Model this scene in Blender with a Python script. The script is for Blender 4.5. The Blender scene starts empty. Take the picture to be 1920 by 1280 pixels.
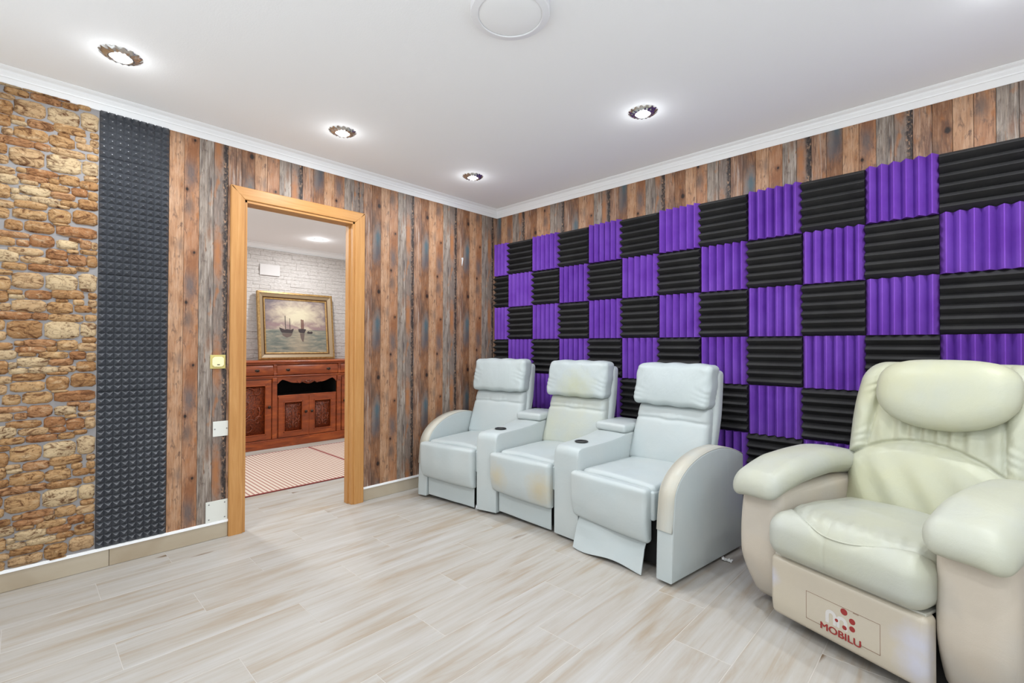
import bpy, math, random
import numpy as np
from mathutils import Matrix, Vector

random.seed(7)
PI = math.pi
scene = bpy.context.scene
col = scene.collection

# ------------------------------------------------------------------ camera
CAM_F, YAW, PITCH, ROLL = 890.79, 0.7662, 0.0099, 0.0028
CAM = Vector((3.2883, -3.2024, 1.1661))
fwd = Vector((-math.sin(YAW) * math.cos(PITCH), math.cos(YAW) * math.cos(PITCH), math.sin(PITCH)))
rgt = Vector((math.cos(YAW), math.sin(YAW), 0))
upv = rgt.cross(fwd)
r2 = rgt * math.cos(ROLL) + upv * math.sin(ROLL)
u2 = -rgt * math.sin(ROLL) + upv * math.cos(ROLL)
cd = bpy.data.cameras.new('camera')
cd.sensor_width = 36.0
cd.lens = 36.0 * CAM_F / 1920.0
cd.clip_start = 0.02
cam = bpy.data.objects.new('camera', cd)
cam.matrix_world = Matrix(((r2.x, u2.x, -fwd.x, CAM.x), (r2.y, u2.y, -fwd.y, CAM.y), (r2.z, u2.z, -fwd.z, CAM.z), (0, 0, 0, 1)))
col.objects.link(cam)
scene.camera = cam

# ------------------------------------------------------------------ world, exposure
w = bpy.data.worlds.new('world')
scene.world = w
w.use_nodes = True
w.node_tree.nodes['Background'].inputs[0].default_value = (0.86, 0.94, 1.0, 1)
w.node_tree.nodes['Background'].inputs[1].default_value = 1.7
scene.view_settings.view_transform = 'Standard'
scene.view_settings.look = 'None'
scene.view_settings.gamma = 1.0
scene.view_settings.use_curve_mapping = False
scene.view_settings.exposure = 0.17
LAMP_W = 10.0          # each downlight of this room
LAMP_W_FAR = 14.5      # downlights of the room behind the door
LAMP_COLOR = (0.95, 1.0, 1.04)

# room sizes (metres)
RX, RY = 4.06, -3.80           # room: x 0..RX, y RY..0
ZC = 2.465                     # ceiling
ZK = 2.3965                    # underside of the cornice
FX, FY0, FY1, FZ = -2.95, -3.6, 1.15, 2.415   # room behind the door
WT = 0.075                     # partition thickness

# ------------------------------------------------------------------ helpers
def C(r, g, b, a=1.0):
    def f(v):
        v /= 255.0
        return v / 12.92 if v <= 0.04045 else ((v + 0.055) / 1.055) ** 2.4
    return (f(r), f(g), f(b), a)

def new_mesh(name, verts, faces, mat=None, smooth=False):
    me = bpy.data.meshes.new(name)
    me.from_pydata([tuple(map(float, v)) for v in verts], [], [tuple(map(int, f)) for f in faces])
    me.validate()
    if mat: me.materials.append(mat)
    if smooth:
        me.polygons.foreach_set('use_smooth', [True] * len(me.polygons))
    me.update()
    return me

def link(name, data, parent=None, loc=(0, 0, 0), rot=(0, 0, 0), color=None):
    o = bpy.data.objects.new(name, data)
    col.objects.link(o)
    o.location = loc
    o.rotation_euler = rot
    if parent: o.parent = parent
    if color: o.color = color
    return o

def obj(name, vf, mat, parent=None, loc=(0, 0, 0), rot=(0, 0, 0), smooth=False, color=None):
    return link(name, new_mesh(name, vf[0], vf[1], mat, smooth), parent, loc, rot, color)

def tag(o, label, cat, group=None):
    o['label'] = label; o['category'] = cat
    if group: o['group'] = group
    return o

def struct(o, label=None):
    o['kind'] = 'structure'
    if label: o['label'] = label
    return o

def empty(name, loc=(0, 0, 0), rz=0.0, parent=None):
    o = bpy.data.objects.new(name, None)
    col.objects.link(o)
    o.location = loc; o.rotation_euler = (0, 0, rz); o.empty_display_size = 0.05
    if parent: o.parent = parent
    return o

def join(*vfs):
    V, F = [], []
    for v, f in vfs:
        k = len(V)
        V += [tuple(p) for p in v]
        F += [tuple(i + k for i in q) for q in f]
    return V, F

def box(x0, x1, y0, y1, z0, z1):
    v = [(x0, y0, z0), (x1, y0, z0), (x1, y1, z0), (x0, y1, z0), (x0, y0, z1), (x1, y0, z1), (x1, y1, z1), (x0, y1, z1)]
    f = [(0, 3, 2, 1), (4, 5, 6, 7), (0, 1, 5, 4), (1, 2, 6, 5), (2, 3, 7, 6), (3, 0, 4, 7)]
    return v, f

def soft_box(sx, sy, sz, r, n=(1, 1, 1), m=3, puff=(0, 0, 0), fn=None, center=(0, 0, 0)):
    H = np.array([sx, sy, sz]) / 2.0
    r = min(r, H.min() * 0.999)
    I = H - r
    axes = []
    for a in range(3):
        arc = [r * math.tan(math.radians(45) * k / m) for k in range(1, m + 1)]
        lo = [-I[a] - t for t in reversed(arc)]
        mid = list(np.linspace(-I[a], I[a], n[a] + 1))
        axes.append(np.array(lo + mid + [I[a] + t for t in arc]))
    nx, ny, nz = [len(a) - 1 for a in axes]
    idx, P = {}, []
    def vid(i, j, k):
        key = (i, j, k)
        if key not in idx:
            idx[key] = len(P); P.append((axes[0][i], axes[1][j], axes[2][k]))
        return idx[key]
    F = []
    for i in range(nx):
        for j in range(ny):
            F.append((vid(i, j, 0), vid(i, j + 1, 0), vid(i + 1, j + 1, 0), vid(i + 1, j, 0)))
            F.append((vid(i, j, nz), vid(i + 1, j, nz), vid(i + 1, j + 1, nz), vid(i, j + 1, nz)))
    for i in range(nx):
        for k in range(nz):
            F.append((vid(i, 0, k), vid(i + 1, 0, k), vid(i + 1, 0, k + 1), vid(i, 0, k + 1)))
            F.append((vid(i, ny, k), vid(i, ny, k + 1), vid(i + 1, ny, k + 1), vid(i + 1, ny, k)))
    for j in range(ny):
        for k in range(nz):
            F.append((vid(0, j, k), vid(0, j, k + 1), vid(0, j + 1, k + 1), vid(0, j + 1, k)))
            F.append((vid(nx, j, k), vid(nx, j + 1, k), vid(nx, j + 1, k + 1), vid(nx, j, k + 1)))
    P = np.array(P)
    q = np.clip(P, -I, I)
    d = P - q
    L = np.linalg.norm(d, axis=1, keepdims=True); L[L == 0] = 1
    V = q + r * d / L
    if any(puff):
        U = V / H
        for a in range(3):
            b, c = (a + 1) % 3, (a + 2) % 3
            V[:, a] += puff[a] * U[:, a] * np.clip(1 - U[:, b] ** 2, 0, 1) * np.clip(1 - U[:, c] ** 2, 0, 1)
    if fn is not None: V = fn(V.copy())
    V = V + np.array(center)
    return [tuple(p) for p in V], F

def bbox_(x0, x1, y0, y1, z0, z1, b=0.003):
    """bevelled box from its extents"""
    return soft_box(x1 - x0, y1 - y0, z1 - z0, b, m=1, center=((x0 + x1) / 2, (y0 + y1) / 2, (z0 + z1) / 2))

def tube(path, rad, seg=8, cap=True):
    P = [Vector(p) for p in path]
    V, F = [], []
    ref = None
    for i, p in enumerate(P):
        t = (P[min(i + 1, len(P) - 1)] - P[max(i - 1, 0)]).normalized()
        if ref is None:
            ref = Vector((0, 0, 1)) if abs(t.z) < 0.9 else Vector((1, 0, 0))
        a = (ref - t * ref.dot(t)).normalized()
        b = t.cross(a); ref = a
        rr = rad[i] if isinstance(rad, (list, tuple)) else rad
        for k in range(seg):
            an = 2 * PI * k / seg
            V.append(p + a * (rr * math.cos(an)) + b * (rr * math.sin(an)))
    for i in range(len(P) - 1):
        for k in range(seg):
            k2 = (k + 1) % seg
            F.append((i * seg + k, i * seg + k2, (i + 1) * seg + k2, (i + 1) * seg + k))
    if cap:
        F.append(tuple(reversed(range(seg))))
        F.append(tuple((len(P) - 1) * seg + k for k in range(seg)))
    return V, F

def lathe(prof, seg=32, wav=None):
    """prof: (r, z) pairs, revolved about z; wav(i, angle) scales the radius of ring i"""
    V, F = [], []
    for i, (r, z) in enumerate(prof):
        for k in range(seg):
            an = 2 * PI * k / seg
            s = wav(i, an) if wav else 1.0
            V.append((r * s * math.cos(an), r * s * math.sin(an), z))
    for i in range(len(prof) - 1):
        for k in range(seg):
            k2 = (k + 1) % seg
            F.append((i * seg + k, i * seg + k2, (i + 1) * seg + k2, (i + 1) * seg + k))
    return V, F

def slab(poly, x0, x1, b=0.0, m=3):
    """closed outline poly of (y, z), counter-clockwise seen from +x, extruded from x0 to x1 with rounded edges of radius b"""
    n = len(poly)
    P = np.array(poly, float)
    nx_ = np.zeros_like(P)
    for i in range(n):
        t = P[(i + 1) % n] - P[i - 1]
        t /= (np.linalg.norm(t) + 1e-9)
        nx_[i] = (t[1], -t[0])
    rings = []
    if b > 0:
        rings = []
        for k in range(m + 1):
            a = PI / 2 * k / m
            rings.append((x0 + b - b * math.cos(a), b - b * math.sin(a)))
        rings += [(x0 + x1 - xx, ins) for xx, ins in reversed(rings)]
    else:
        rings = [(x0, 0), (x1, 0)]
    V, F = [], []
    for xx, ins in rings:
        for i in range(n):
            q = P[i] - nx_[i] * ins
            V.append((xx, q[0], q[1]))
    for r_ in range(len(rings) - 1):
        for i in range(n):
            j = (i + 1) % n
            F.append((r_ * n + i, r_ * n + j, (r_ + 1) * n + j, (r_ + 1) * n + i))
    F.append(tuple(reversed(range(n))))
    F.append(tuple((len(rings) - 1) * n + i for i in range(n)))
    return V, F

def sweep_profile(prof, path_dir, a, b):
    """open profile of (depth, z) points swept straight along y or x; path_dir 'y': depth is +x, 'x': depth is -y"""
    V, F = [], []
    for s in (a, b):
        for d, z in prof:
            V.append((d, s, z) if path_dir == 'y' else (s, -d, z))
    n = len(prof)
    for i in range(n - 1):
        F.append((i, i + 1, n + i + 1, n + i))
    F.append(tuple(range(n))); F.append(tuple(reversed(range(n, 2 * n))))
    return V, F

def wob(V, amp, freq, seed=0, k=5):
    """smooth pseudo-noise of points"""
    rs = np.random.RandomState(seed)
    out = np.zeros(len(V))
    for i in range(k):
        d = rs.normal(size=3) * freq
        out += np.sin(V @ d + rs.uniform(0, 6.28))
    return amp * out / k

# ------------------------------------------------------------------ materials
def N(nt, typ, ins=None, **attrs):
    n = nt.nodes.new(typ)
    for k, v in attrs.items(): setattr(n, k, v)
    for k, v in (ins or {}).items():
        s = n.inputs[k]
        if isinstance(v, bpy.types.NodeSocket): nt.links.new(v, s)
        else: s.default_value = v
    return n

def M(nt, op, a, b=0.5, c=None):
    ins = {0: a, 1: b}
    if c is not None: ins[2] = c
    return N(nt, 'ShaderNodeMath', ins, operation=op).outputs[0]

def mix(nt, f, a, b, blend='MIX'):
    return N(nt, 'ShaderNodeMix', {0: f, 6: a, 7: b}, data_type='RGBA', blend_type=blend).outputs[2]

def ramp(nt, fac, stops):
    n = N(nt, 'ShaderNodeValToRGB', {0: fac})
    e = n.color_ramp.elements
    while len(e) > 1: e.remove(e[-1])
    e[0].position, e[0].color = stops[0]
    for p, c in stops[1:]:
        x = e.new(p); x.color = c
    return n.outputs[0]

def G(v): return (v, v, v, 1)

def mat(name, color=(0.8, 0.8, 0.8, 1), rough=0.5, metal=0.0, spec=0.5):
    m = bpy.data.materials.new(name)
    m.use_nodes = True
    b = m.node_tree.nodes['Principled BSDF']
    b.inputs['Base Color'].default_value = color
    b.inputs['Roughness'].default_value = rough
    b.inputs['Metallic'].default_value = metal
    b.inputs['Specular IOR Level'].default_value = spec
    return m, m.node_tree, b

def seedvec(nt, sc=(1, 1, 1), k=7.31):
    """object coordinates stretched, shifted by the object's own place so that copies differ"""
    tc = N(nt, 'ShaderNodeTexCoord').outputs['Object']
    mp = N(nt, 'ShaderNodeMapping', {'Vector': tc, 'Scale': sc}).outputs[0]
    loc = N(nt, 'ShaderNodeObjectInfo').outputs['Location']
    sh = N(nt, 'ShaderNodeVectorMath', {0: loc, 1: (k, k * 1.37, k * 0.71)}, operation='MULTIPLY').outputs[0]
    return N(nt, 'ShaderNodeVectorMath', {0: mp, 1: sh}, operation='ADD').outputs[0]

def noise(nt, vec, scale=1.0, detail=4, rough=0.55, dist=0.0):
    return N(nt, 'ShaderNodeTexNoise', {'Vector': vec, 'Scale': scale, 'Detail': detail, 'Roughness': rough, 'Distortion': dist}).outputs[0]

def bump(nt, b, h, strength=0.3, dist=0.01):
    n = N(nt, 'ShaderNodeBump', {'Height': h, 'Strength': strength, 'Distance': dist})
    nt.links.new(n.outputs[0], b.inputs['Normal'])

MT = {}

def simple(name, *a, **k):
    MT[name] = mat(name, *a, **k)[0]

simple('white_paint', C(246, 246, 246), 0.6)
simple('wall_white', C(240, 239, 236), 0.7)
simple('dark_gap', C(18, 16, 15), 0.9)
simple('grout', C(184, 178, 171), 0.8)
simple('stone_mortar', C(140, 136, 135), 0.9)
simple('plank_gap', C(38, 28, 22), 0.9)
simple('plate_white', C(214, 214, 206), 0.4)
simple('screw', C(150, 150, 150), 0.35, metal=0.8)
simple('brass', C(205, 190, 120), 0.3, metal=0.6)
simple('switch_cream', C(232, 222, 176), 0.35)
simple('black_plastic', C(22, 22, 24), 0.35)
simple('nickel', C(196, 192, 188), 0.2, metal=1.0)
simple('lamp_white', C(236, 236, 238), 0.35)
simple('lamp_face', C(245, 245, 245), 0.45)
simple('logo_red', C(140, 38, 36), 0.5)
simple('logo_white', C(198, 194, 190), 0.5)
simple('logo_line', C(120, 84, 64), 0.6)
simple('antique_knob', C(58, 44, 36), 0.4, metal=0.7)
simple('paper', C(222, 222, 220), 0.8)
simple('plate_far', C(196, 190, 186), 0.6)
simple('chrome', C(200, 205, 212), 0.12, metal=1.0)
simple('plaster_tear', C(205, 205, 205), 0.8)

# ceiling: slightly grainy white plaster
m, nt, b = mat('ceiling_plaster', C(249, 249, 249), 0.8, spec=0.2)
tc = N(nt, 'ShaderNodeTexCoord').outputs['Object']
bump(nt, b, noise(nt, tc, 140, 3), 0.12, 0.004)
MT['ceiling'] = m

# emission of the lamp lens
m, nt, b = mat('lamp_lens', (1, 1, 1, 1), 0.4)
b.inputs['Emission Color'].default_value = (1, 0.99, 0.97, 1)
b.inputs['Emission Strength'].default_value = 12.0
MT['lens'] = m

# wood-look floor tile
def floor_mat(name, c_lo, c_mid, c_hi, c_dark):
    m, nt, b = mat(name, rough=0.42, spec=0.35)
    v1 = seedvec(nt, (7.0, 0.75, 1)); v2 = seedvec(nt, (42, 1.3, 1), 3.1); v3 = seedvec(nt, (9.0, 2.1, 1), 5.7)
    n1 = noise(nt, v1, 1.6, 5, 0.6, 0.6)
    base = ramp(nt, n1, [(0.28, c_lo), (0.47, c_mid), (0.66, c_hi)])
    n2 = noise(nt, v2, 1.0, 4, 0.6)
    c = mix(nt, ramp(nt, n2, [(0.35, G(0.32)), (0.62, G(0))]), base, c_lo)
    n4 = noise(nt, seedvec(nt, (15, 0.9, 1), 9.3), 1.3, 3, 0.5, 0.9)
    c = mix(nt, ramp(nt, n4, [(0.62, G(0)), (0.72, G(0.7))]), c, c_lo)
    vo = N(nt, 'ShaderNodeTexVoronoi', {'Vector': v3, 'Scale': 0.62, 'Randomness': 1.0}).outputs['Distance']
    n3 = noise(nt, v3, 3.0, 3)
    kn = ramp(nt, M(nt, 'ADD', vo, M(nt, 'MULTIPLY', n3, 0.20)), [(0.13, G(1)), (0.20, G(0))])
    c = mix(nt, kn, c, c_dark)
    nt.links.new(c, b.inputs['Base Color'])
    bump(nt, b, n2, 0.05, 0.002)
    return m
MT['floor'] = floor_mat('floor_tile', C(154, 138, 118), C(170, 165, 158), C(178, 175, 171), C(112, 90, 68))
MT['skirting'] = floor_mat('skirting_tile', C(152, 134, 110), C(174, 160, 138), C(182, 171, 153), C(130, 104, 80))

# rustic plank wallpaper: six kinds of board, the print repeats every 0.662 m up the wall
PERZ = 0.662
def plank_mat(name, seed, cols, grain, light, spots=(), knots=(), bark=False, streak=0.0):
    """spots: (z, x, rz, rx, colour, amount) soft patches; knots: (z, x, r)"""
    m, nt, b = mat(name, rough=0.55, spec=0.3)
    tc = N(nt, 'ShaderNodeTexCoord').outputs['Object']
    x = N(nt, 'ShaderNodeSeparateXYZ', {0: tc}).outputs[0]
    wz = N(nt, 'ShaderNodeSeparateXYZ', {0: N(nt, 'ShaderNodeNewGeometry').outputs['Position']}).outputs[2]
    ph = N(nt, 'ShaderNodeSeparateColor', {0: N(nt, 'ShaderNodeObjectInfo').outputs['Color']}).outputs[0]
    z = M(nt, 'SUBTRACT', wz, ph)
    an = M(nt, 'MULTIPLY', z, 2 * PI / PERZ)
    ca, sa = M(nt, 'COSINE', an), M(nt, 'SINE', an)
    def pv(sx, sz, off):
        r = sz * PERZ / (2 * PI)
        return N(nt, 'ShaderNodeCombineXYZ', {0: M(nt, 'ADD', M(nt, 'MULTIPLY', x, sx), off + seed * 3.7), 1: M(nt, 'ADD', M(nt, 'MULTIPLY', ca, r), seed * 1.3), 2: M(nt, 'MULTIPLY', sa, r)}).outputs[0]
    n1 = noise(nt, pv(22, 5, 0), 1.0, 5, 0.6, 0.8)
    c = ramp(nt, n1, [(0.32, cols[0]), (0.5, cols[1]), (0.66, cols[2])])
    n2 = noise(nt, pv(150, 9, 11), 1.0, 5, 0.65, 0.6)
    c = mix(nt, ramp(nt, n2, [(0.36, G(grain)), (0.52, G(0))]), c, C(92, 70, 60))
    c = mix(nt, ramp(nt, n2, [(0.55, G(0)), (0.68, G(light))]), c, C(226, 200, 178))
    n7 = noise(nt, pv(48, 13, 61), 1.0, 6, 0.68, 0.8)
    c = mix(nt, ramp(nt, n7, [(0.53, G(0)), (0.66, G(0.72))]), c, C(98, 80, 74))
    n8 = noise(nt, pv(36, 9, 83), 1.0, 5, 0.6, 0.6)
    c = mix(nt, ramp(nt, n8, [(0.57, G(0)), (0.70, G(0.6))]), c, C(196, 142, 108))
    nw = noise(nt, pv(40, 30, 23), 1.0, 4, 0.6, 0.5)
    wob_ = M(nt, 'MULTIPLY', M(nt, 'SUBTRACT', nw, 0.5), 0.9)
    def zdist(zc):
        t = M(nt, 'ADD', M(nt, 'SUBTRACT', z, zc), PERZ * 10.5)
        return M(nt, 'SUBTRACT', M(nt, 'MODULO', t, PERZ), PERZ / 2)
    for (zc, xc, rz, rx, colr, amt) in spots:
        dz = M(nt, 'DIVIDE', zdist(zc), rz); dx = M(nt, 'DIVIDE', M(nt, 'SUBTRACT', x, xc), rx)
        d = M(nt, 'ADD', M(nt, 'SQRT', M(nt, 'ADD', M(nt, 'MULTIPLY', dz, dz), M(nt, 'MULTIPLY', dx, dx))), wob_)
        f = N(nt, 'ShaderNodeMapRange', {0: d, 1: 1.25, 2: 0.25, 3: 0.0, 4: amt}).outputs[0]
        c = mix(nt, f, c, colr)
    if streak:
        n4 = noise(nt, pv(75, 4, 31), 1.0, 3, 0.5, 0.9)
        c = mix(nt, ramp(nt, n4, [(0.55, G(0)), (0.66, G(streak))]), c, C(226, 216, 208))
        c = mix(nt, ramp(nt, n4, [(0.32, G(streak)), (0.42, G(0))]), c, C(98, 94, 94))
    for (zc, xc, r) in knots:
        dz = M(nt, 'MULTIPLY', zdist(zc), 0.75); dx = M(nt, 'SUBTRACT', x, xc)
        d = M(nt, 'ADD', M(nt, 'SQRT', M(nt, 'ADD', M(nt, 'MULTIPLY', dz, dz), M(nt, 'MULTIPLY', dx, dx))), M(nt, 'MULTIPLY', wob_, r * 0.9))
        c = mix(nt, N(nt, 'ShaderNodeMapRange', {0: d, 1: r * 2.6, 2: r, 3: 0.0, 4: 0.55}).outputs[0], c, C(112, 78, 62))
        c = mix(nt, N(nt, 'ShaderNodeMapRange', {0: d, 1: r * 1.15, 2: r * 0.6, 3: 0.0, 4: 0.95}).outputs[0], c, C(44, 36, 34))
    if bark:
        e = M(nt, 'ADD', x, M(nt, 'MULTIPLY', M(nt, 'SUBTRACT', noise(nt, pv(4, 26, 41), 1.0, 5, 0.7), 0.5), 0.045))
        k_ = N(nt, 'ShaderNodeMapRange', {0: e, 1: 0.008, 2: 0.020, 3: 0.0, 4: 0.9}).outputs[0]
        c = mix(nt, k_, c, C(66, 58, 56))
        n6 = noise(nt, pv(70, 40, 53), 1.0, 4, 0.6, 0.8)
        c = mix(nt, M(nt, 'MULTIPLY', k_, ramp(nt, n6, [(0.54, G(0)), (0.64, G(0.9))])), c, C(206, 172, 148))
        c = mix(nt, M(nt, 'MULTIPLY', k_, ramp(nt, n6, [(0.36, G(0.9)), (0.46, G(0))])), c, C(34, 28, 28))
    c = N(nt, 'ShaderNodeHueSaturation', {'Color': c, 'Saturation': 1.22, 'Value': 0.60}).outputs[0]
    nt.links.new(c, b.inputs['Base Color'])
    bump(nt, b, n2, 0.1, 0.002)
    return m

GRB, GRY, BLU = C(122, 124, 130), C(120, 108, 102), C(98, 114, 120)
PLK = [plank_mat('plank_plain', 1, (C(142, 112, 98), C(178, 144, 124), C(204, 170, 148)), 0.55, 0.5, streak=0.35),
       plank_mat('plank_blue', 2, (C(124, 92, 76), C(160, 122, 100), C(182, 144, 120)), 0.45, 0.25,
                 [(0.01, 0.010, 0.12, 0.034, BLU, 0.95), (-0.12, 0.0, 0.09, 0.045, C(96, 94, 98), 0.85), (-0.03, -0.02, 0.14, 0.02, C(150, 142, 138), 0.6), (0.14, -0.03, 0.09, 0.03, C(96, 82, 76), 0.75)],
                 [(0.259, 0.020, 0.0135)]),
       plank_mat('plank_light', 3, (C(190, 150, 124), C(212, 172, 144), C(226, 190, 164)), 0.4, 0.3, [(0.10, 0.02, 0.05, 0.016, C(142, 124, 114), 0.7)]),
       plank_mat('plank_knots', 4, (C(166, 124, 100), C(194, 150, 124), C(212, 172, 146)), 0.4, 0.3,
                 [(0.538, -0.006, 0.11, 0.034, C(114, 108, 108), 0.8), (0.338, -0.012, 0.07, 0.03, GRY, 0.7), (0.0, 0.0, 0.08, 0.04, C(156, 110, 86), 0.6)],
                 [(0.071, 0.014, 0.0075), (0.437, -0.024, 0.0075)]),
       plank_mat('plank_grey', 5, (C(142, 130, 121), C(172, 159, 148), C(192, 180, 168)), 0.45, 0.4, [(0.2, 0.016, 0.06, 0.018, C(150, 116, 98), 0.7), (0.5, 0.02, 0.05, 0.014, C(88, 82, 82), 0.8)], streak=0.5),
       plank_mat('plank_bark', 6, (C(130, 120, 114), C(152, 140, 132), C(168, 152, 142)), 0.45, 0.25, [(0.076, -0.016, 0.17, 0.028, C(196, 146, 116), 0.95)], bark=True)]
PHASE = {0: -0.149, -1: 0.0, 1: 0.031, -4: 0.317, -3: 0.12, -2: 0.45}

# natural stones, base tone from the object colour
m, nt, b = mat('natural_stone', rough=0.8, spec=0.2)
oc = N(nt, 'ShaderNodeObjectInfo').outputs['Color']
vs = seedvec(nt, (1, 1, 1), 11.3)
n1 = noise(nt, N(nt, 'ShaderNodeMapping', {'Vector': vs, 'Scale': (1, 1, 2.2)}).outputs[0], 16, 8, 0.72, 1.4)
n2 = noise(nt, vs, 60, 5, 0.7, 0.6)
c = mix(nt, ramp(nt, n1, [(0.38, G(0.95)), (0.50, G(0))]), oc, C(92, 56, 32))
c = mix(nt, ramp(nt, n1, [(0.54, G(0)), (0.68, G(0.6))]), c, C(214, 190, 154))
c = mix(nt, ramp(nt, n2, [(0.36, G(0.55)), (0.46, G(0))]), c, C(88, 58, 36))
nt.links.new(c, b.inputs['Base Color'])
bump(nt, b, n1, 0.9, 0.012)
MT['stone'] = m

# white painted ledger stone
m, nt, b = mat('white_stone', C(222, 214, 208), 0.8, spec=0.2)
n1 = noise(nt, seedvec(nt, (1, 1, 3), 5), 28, 5, 0.6)
nt.links.new(ramp(nt, n1, [(0.3, C(176, 167, 160)), (0.6, C(198, 191, 186))]), b.inputs['Base Color'])
bump(nt, b, n1, 0.7, 0.01)
MT['white_stone'] = m

# acoustic foams
def foam_mat(name, c1, c2, rough=0.95):
    m, nt, b = mat(name, rough=rough, spec=0.15 if rough > 0.6 else 0.6)
    tc = N(nt, 'ShaderNodeTexCoord').outputs['Object']
    n1 = noise(nt, tc, 900, 2)
    n2 = noise(nt, seedvec(nt, (1, 1, 1), 3), 6, 3)
    c = mix(nt, ramp(nt, n2, [(0.35, G(0)), (0.65, G(1))]), c1, c2)
    sp = ramp(nt, noise(nt, tc, 160, 2), [(0.74, G(0)), (0.78, G(0.25))])
    c = mix(nt, sp, c, C(190, 180, 200))
    nt.links.new(c, b.inputs['Base Color'])
    bump(nt, b, n1, 0.25, 0.002)
    return m
MT['foam_purple'] = foam_mat('foam_purple', C(110, 62, 166), C(122, 76, 178))
MT['foam_black'] = foam_mat('foam_black', C(50, 49, 50), C(58, 57, 57))
MT['foam_pyramid'] = foam_mat('foam_pyramid', C(56, 58, 63), C(64, 66, 71), 0.3)

# oak veneer of the door frame (grain along z or y by object)
def oak(name, sc):
    m, nt, b = mat(name, rough=0.38, spec=0.4)
    v = seedvec(nt, sc, 2.0)
    n1 = noise(nt, v, 1.0, 5, 0.6, 1.2)
    n2 = noise(nt, seedvec(nt, tuple(s * 5 for s in sc), 2.0), 1.0, 3)
    c = ramp(nt, n1, [(0.3, C(172, 120, 64)), (0.55, C(188, 137, 80)), (0.7, C(196, 148, 94))])
    c = mix(nt, ramp(nt, n2, [(0.35, G(0.35)), (0.55, G(0))]), c, C(172, 116, 62))
    nt.links.new(c, b.inputs['Base Color'])
    return m
MT['oak_v'] = oak('oak_vertical', (30, 30, 1.4))
MT['oak_h'] = oak('oak_horizontal', (30, 1.4, 30))

# stained cherry of the buffet
m, nt, b = mat('cherry_wood', rough=0.3, spec=0.5)
n1 = noise(nt, seedvec(nt, (14, 3, 14), 2.0), 1.0, 5, 0.6, 1.0)
nt.links.new(ramp(nt, n1, [(0.3, C(106, 44, 18)), (0.55, C(148, 68, 28)), (0.72, C(178, 92, 40))]), b.inputs['Base Color'])
MT['cherry'] = m
m, nt, b = mat('cherry_carved', rough=0.4, spec=0.5)
n1 = noise(nt, seedvec(nt, (1, 1, 1), 2.0), 60, 4, 0.6)
nt.links.new(ramp(nt, n1, [(0.35, C(72, 28, 14)), (0.65, C(136, 62, 28))]), b.inputs['Base Color'])
bump(nt, b, n1, 0.6, 0.006)
MT['cherry_carved'] = m

# gilded picture frame
m, nt, b = mat('gilt_frame', rough=0.4, metal=0.35)
n1 = noise(nt, seedvec(nt, (1, 1, 1), 1.0), 40, 3)
nt.links.new(ramp(nt, n1, [(0.3, C(134, 98, 50)), (0.7, C(172, 138, 84))]), b.inputs['Base Color'])
MT['gilt'] = m
simple('gilt_pale', C(146, 124, 94), 0.5, metal=0.1)
simple('gilt_dark', C(84, 54, 24), 0.45, metal=0.3)

# painted canvas: cloudy sky over a calm sea
m, nt, b = mat('painted_canvas', rough=0.55)
tc = N(nt, 'ShaderNodeTexCoord').outputs['Object']
sp = N(nt, 'ShaderNodeSeparateXYZ', {0: tc})
X, Z = sp.outputs[1], sp.outputs[2]
d = M(nt, 'SQRT', M(nt, 'ADD', M(nt, 'POWER', M(nt, 'MULTIPLY', M(nt, 'SUBTRACT', X, 0.02), 1.0), 2.0), M(nt, 'POWER', M(nt, 'MULTIPLY', M(nt, 'SUBTRACT', Z, 0.12), 1.5), 2.0)))
nz = noise(nt, N(nt, 'ShaderNodeMapping', {'Vector': tc, 'Scale': (1, 1, 1.7)}).outputs[0], 8, 6, 0.6, 0.5)
sky = ramp(nt, M(nt, 'ADD', d, M(nt, 'MULTIPLY', M(nt, 'SUBTRACT', nz, 0.5), 0.55)), [(0.06, C(196, 184, 156)), (0.22, C(172, 156, 136)), (0.38, C(122, 106, 102)), (0.5, C(92, 80, 84))])
band = M(nt, 'MULTIPLY', N(nt, 'ShaderNodeMapRange', {0: Z, 1: 0.07, 2: 0.02, 3: 0.0, 4: 1.0}).outputs[0], ramp(nt, nz, [(0.4, G(0.1)), (0.6, G(0.85))]))
sky = mix(nt, band, sky, C(132, 104, 104))
ns = noise(nt, N(nt, 'ShaderNodeMapping', {'Vector': tc, 'Scale': (1, 6, 34)}).outputs[0], 1.0, 5, 0.65, 0.4)
sea = ramp(nt, ns, [(0.3, C(68, 78, 74)), (0.5, C(112, 112, 100)), (0.7, C(154, 142, 120))])
gl = N(nt, 'ShaderNodeMapRange', {0: M(nt, 'ABSOLUTE', M(nt, 'SUBTRACT', X, 0.03)), 1: 0.0, 2: 0.2, 3: 0.45, 4: 0.0}).outputs[0]
sea = mix(nt, gl, sea, C(172, 152, 124))
pic = mix(nt, M(nt, 'GREATER_THAN', Z, -0.045), sea, sky)
nt.links.new(pic, b.inputs['Base Color'])
MT['canvas'] = m
simple('boat_paint', C(46, 34, 34), 0.6)
simple('mast_paint', C(92, 52, 42), 0.6)
simple('reflection_paint', C(92, 76, 68), 0.6)

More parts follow.
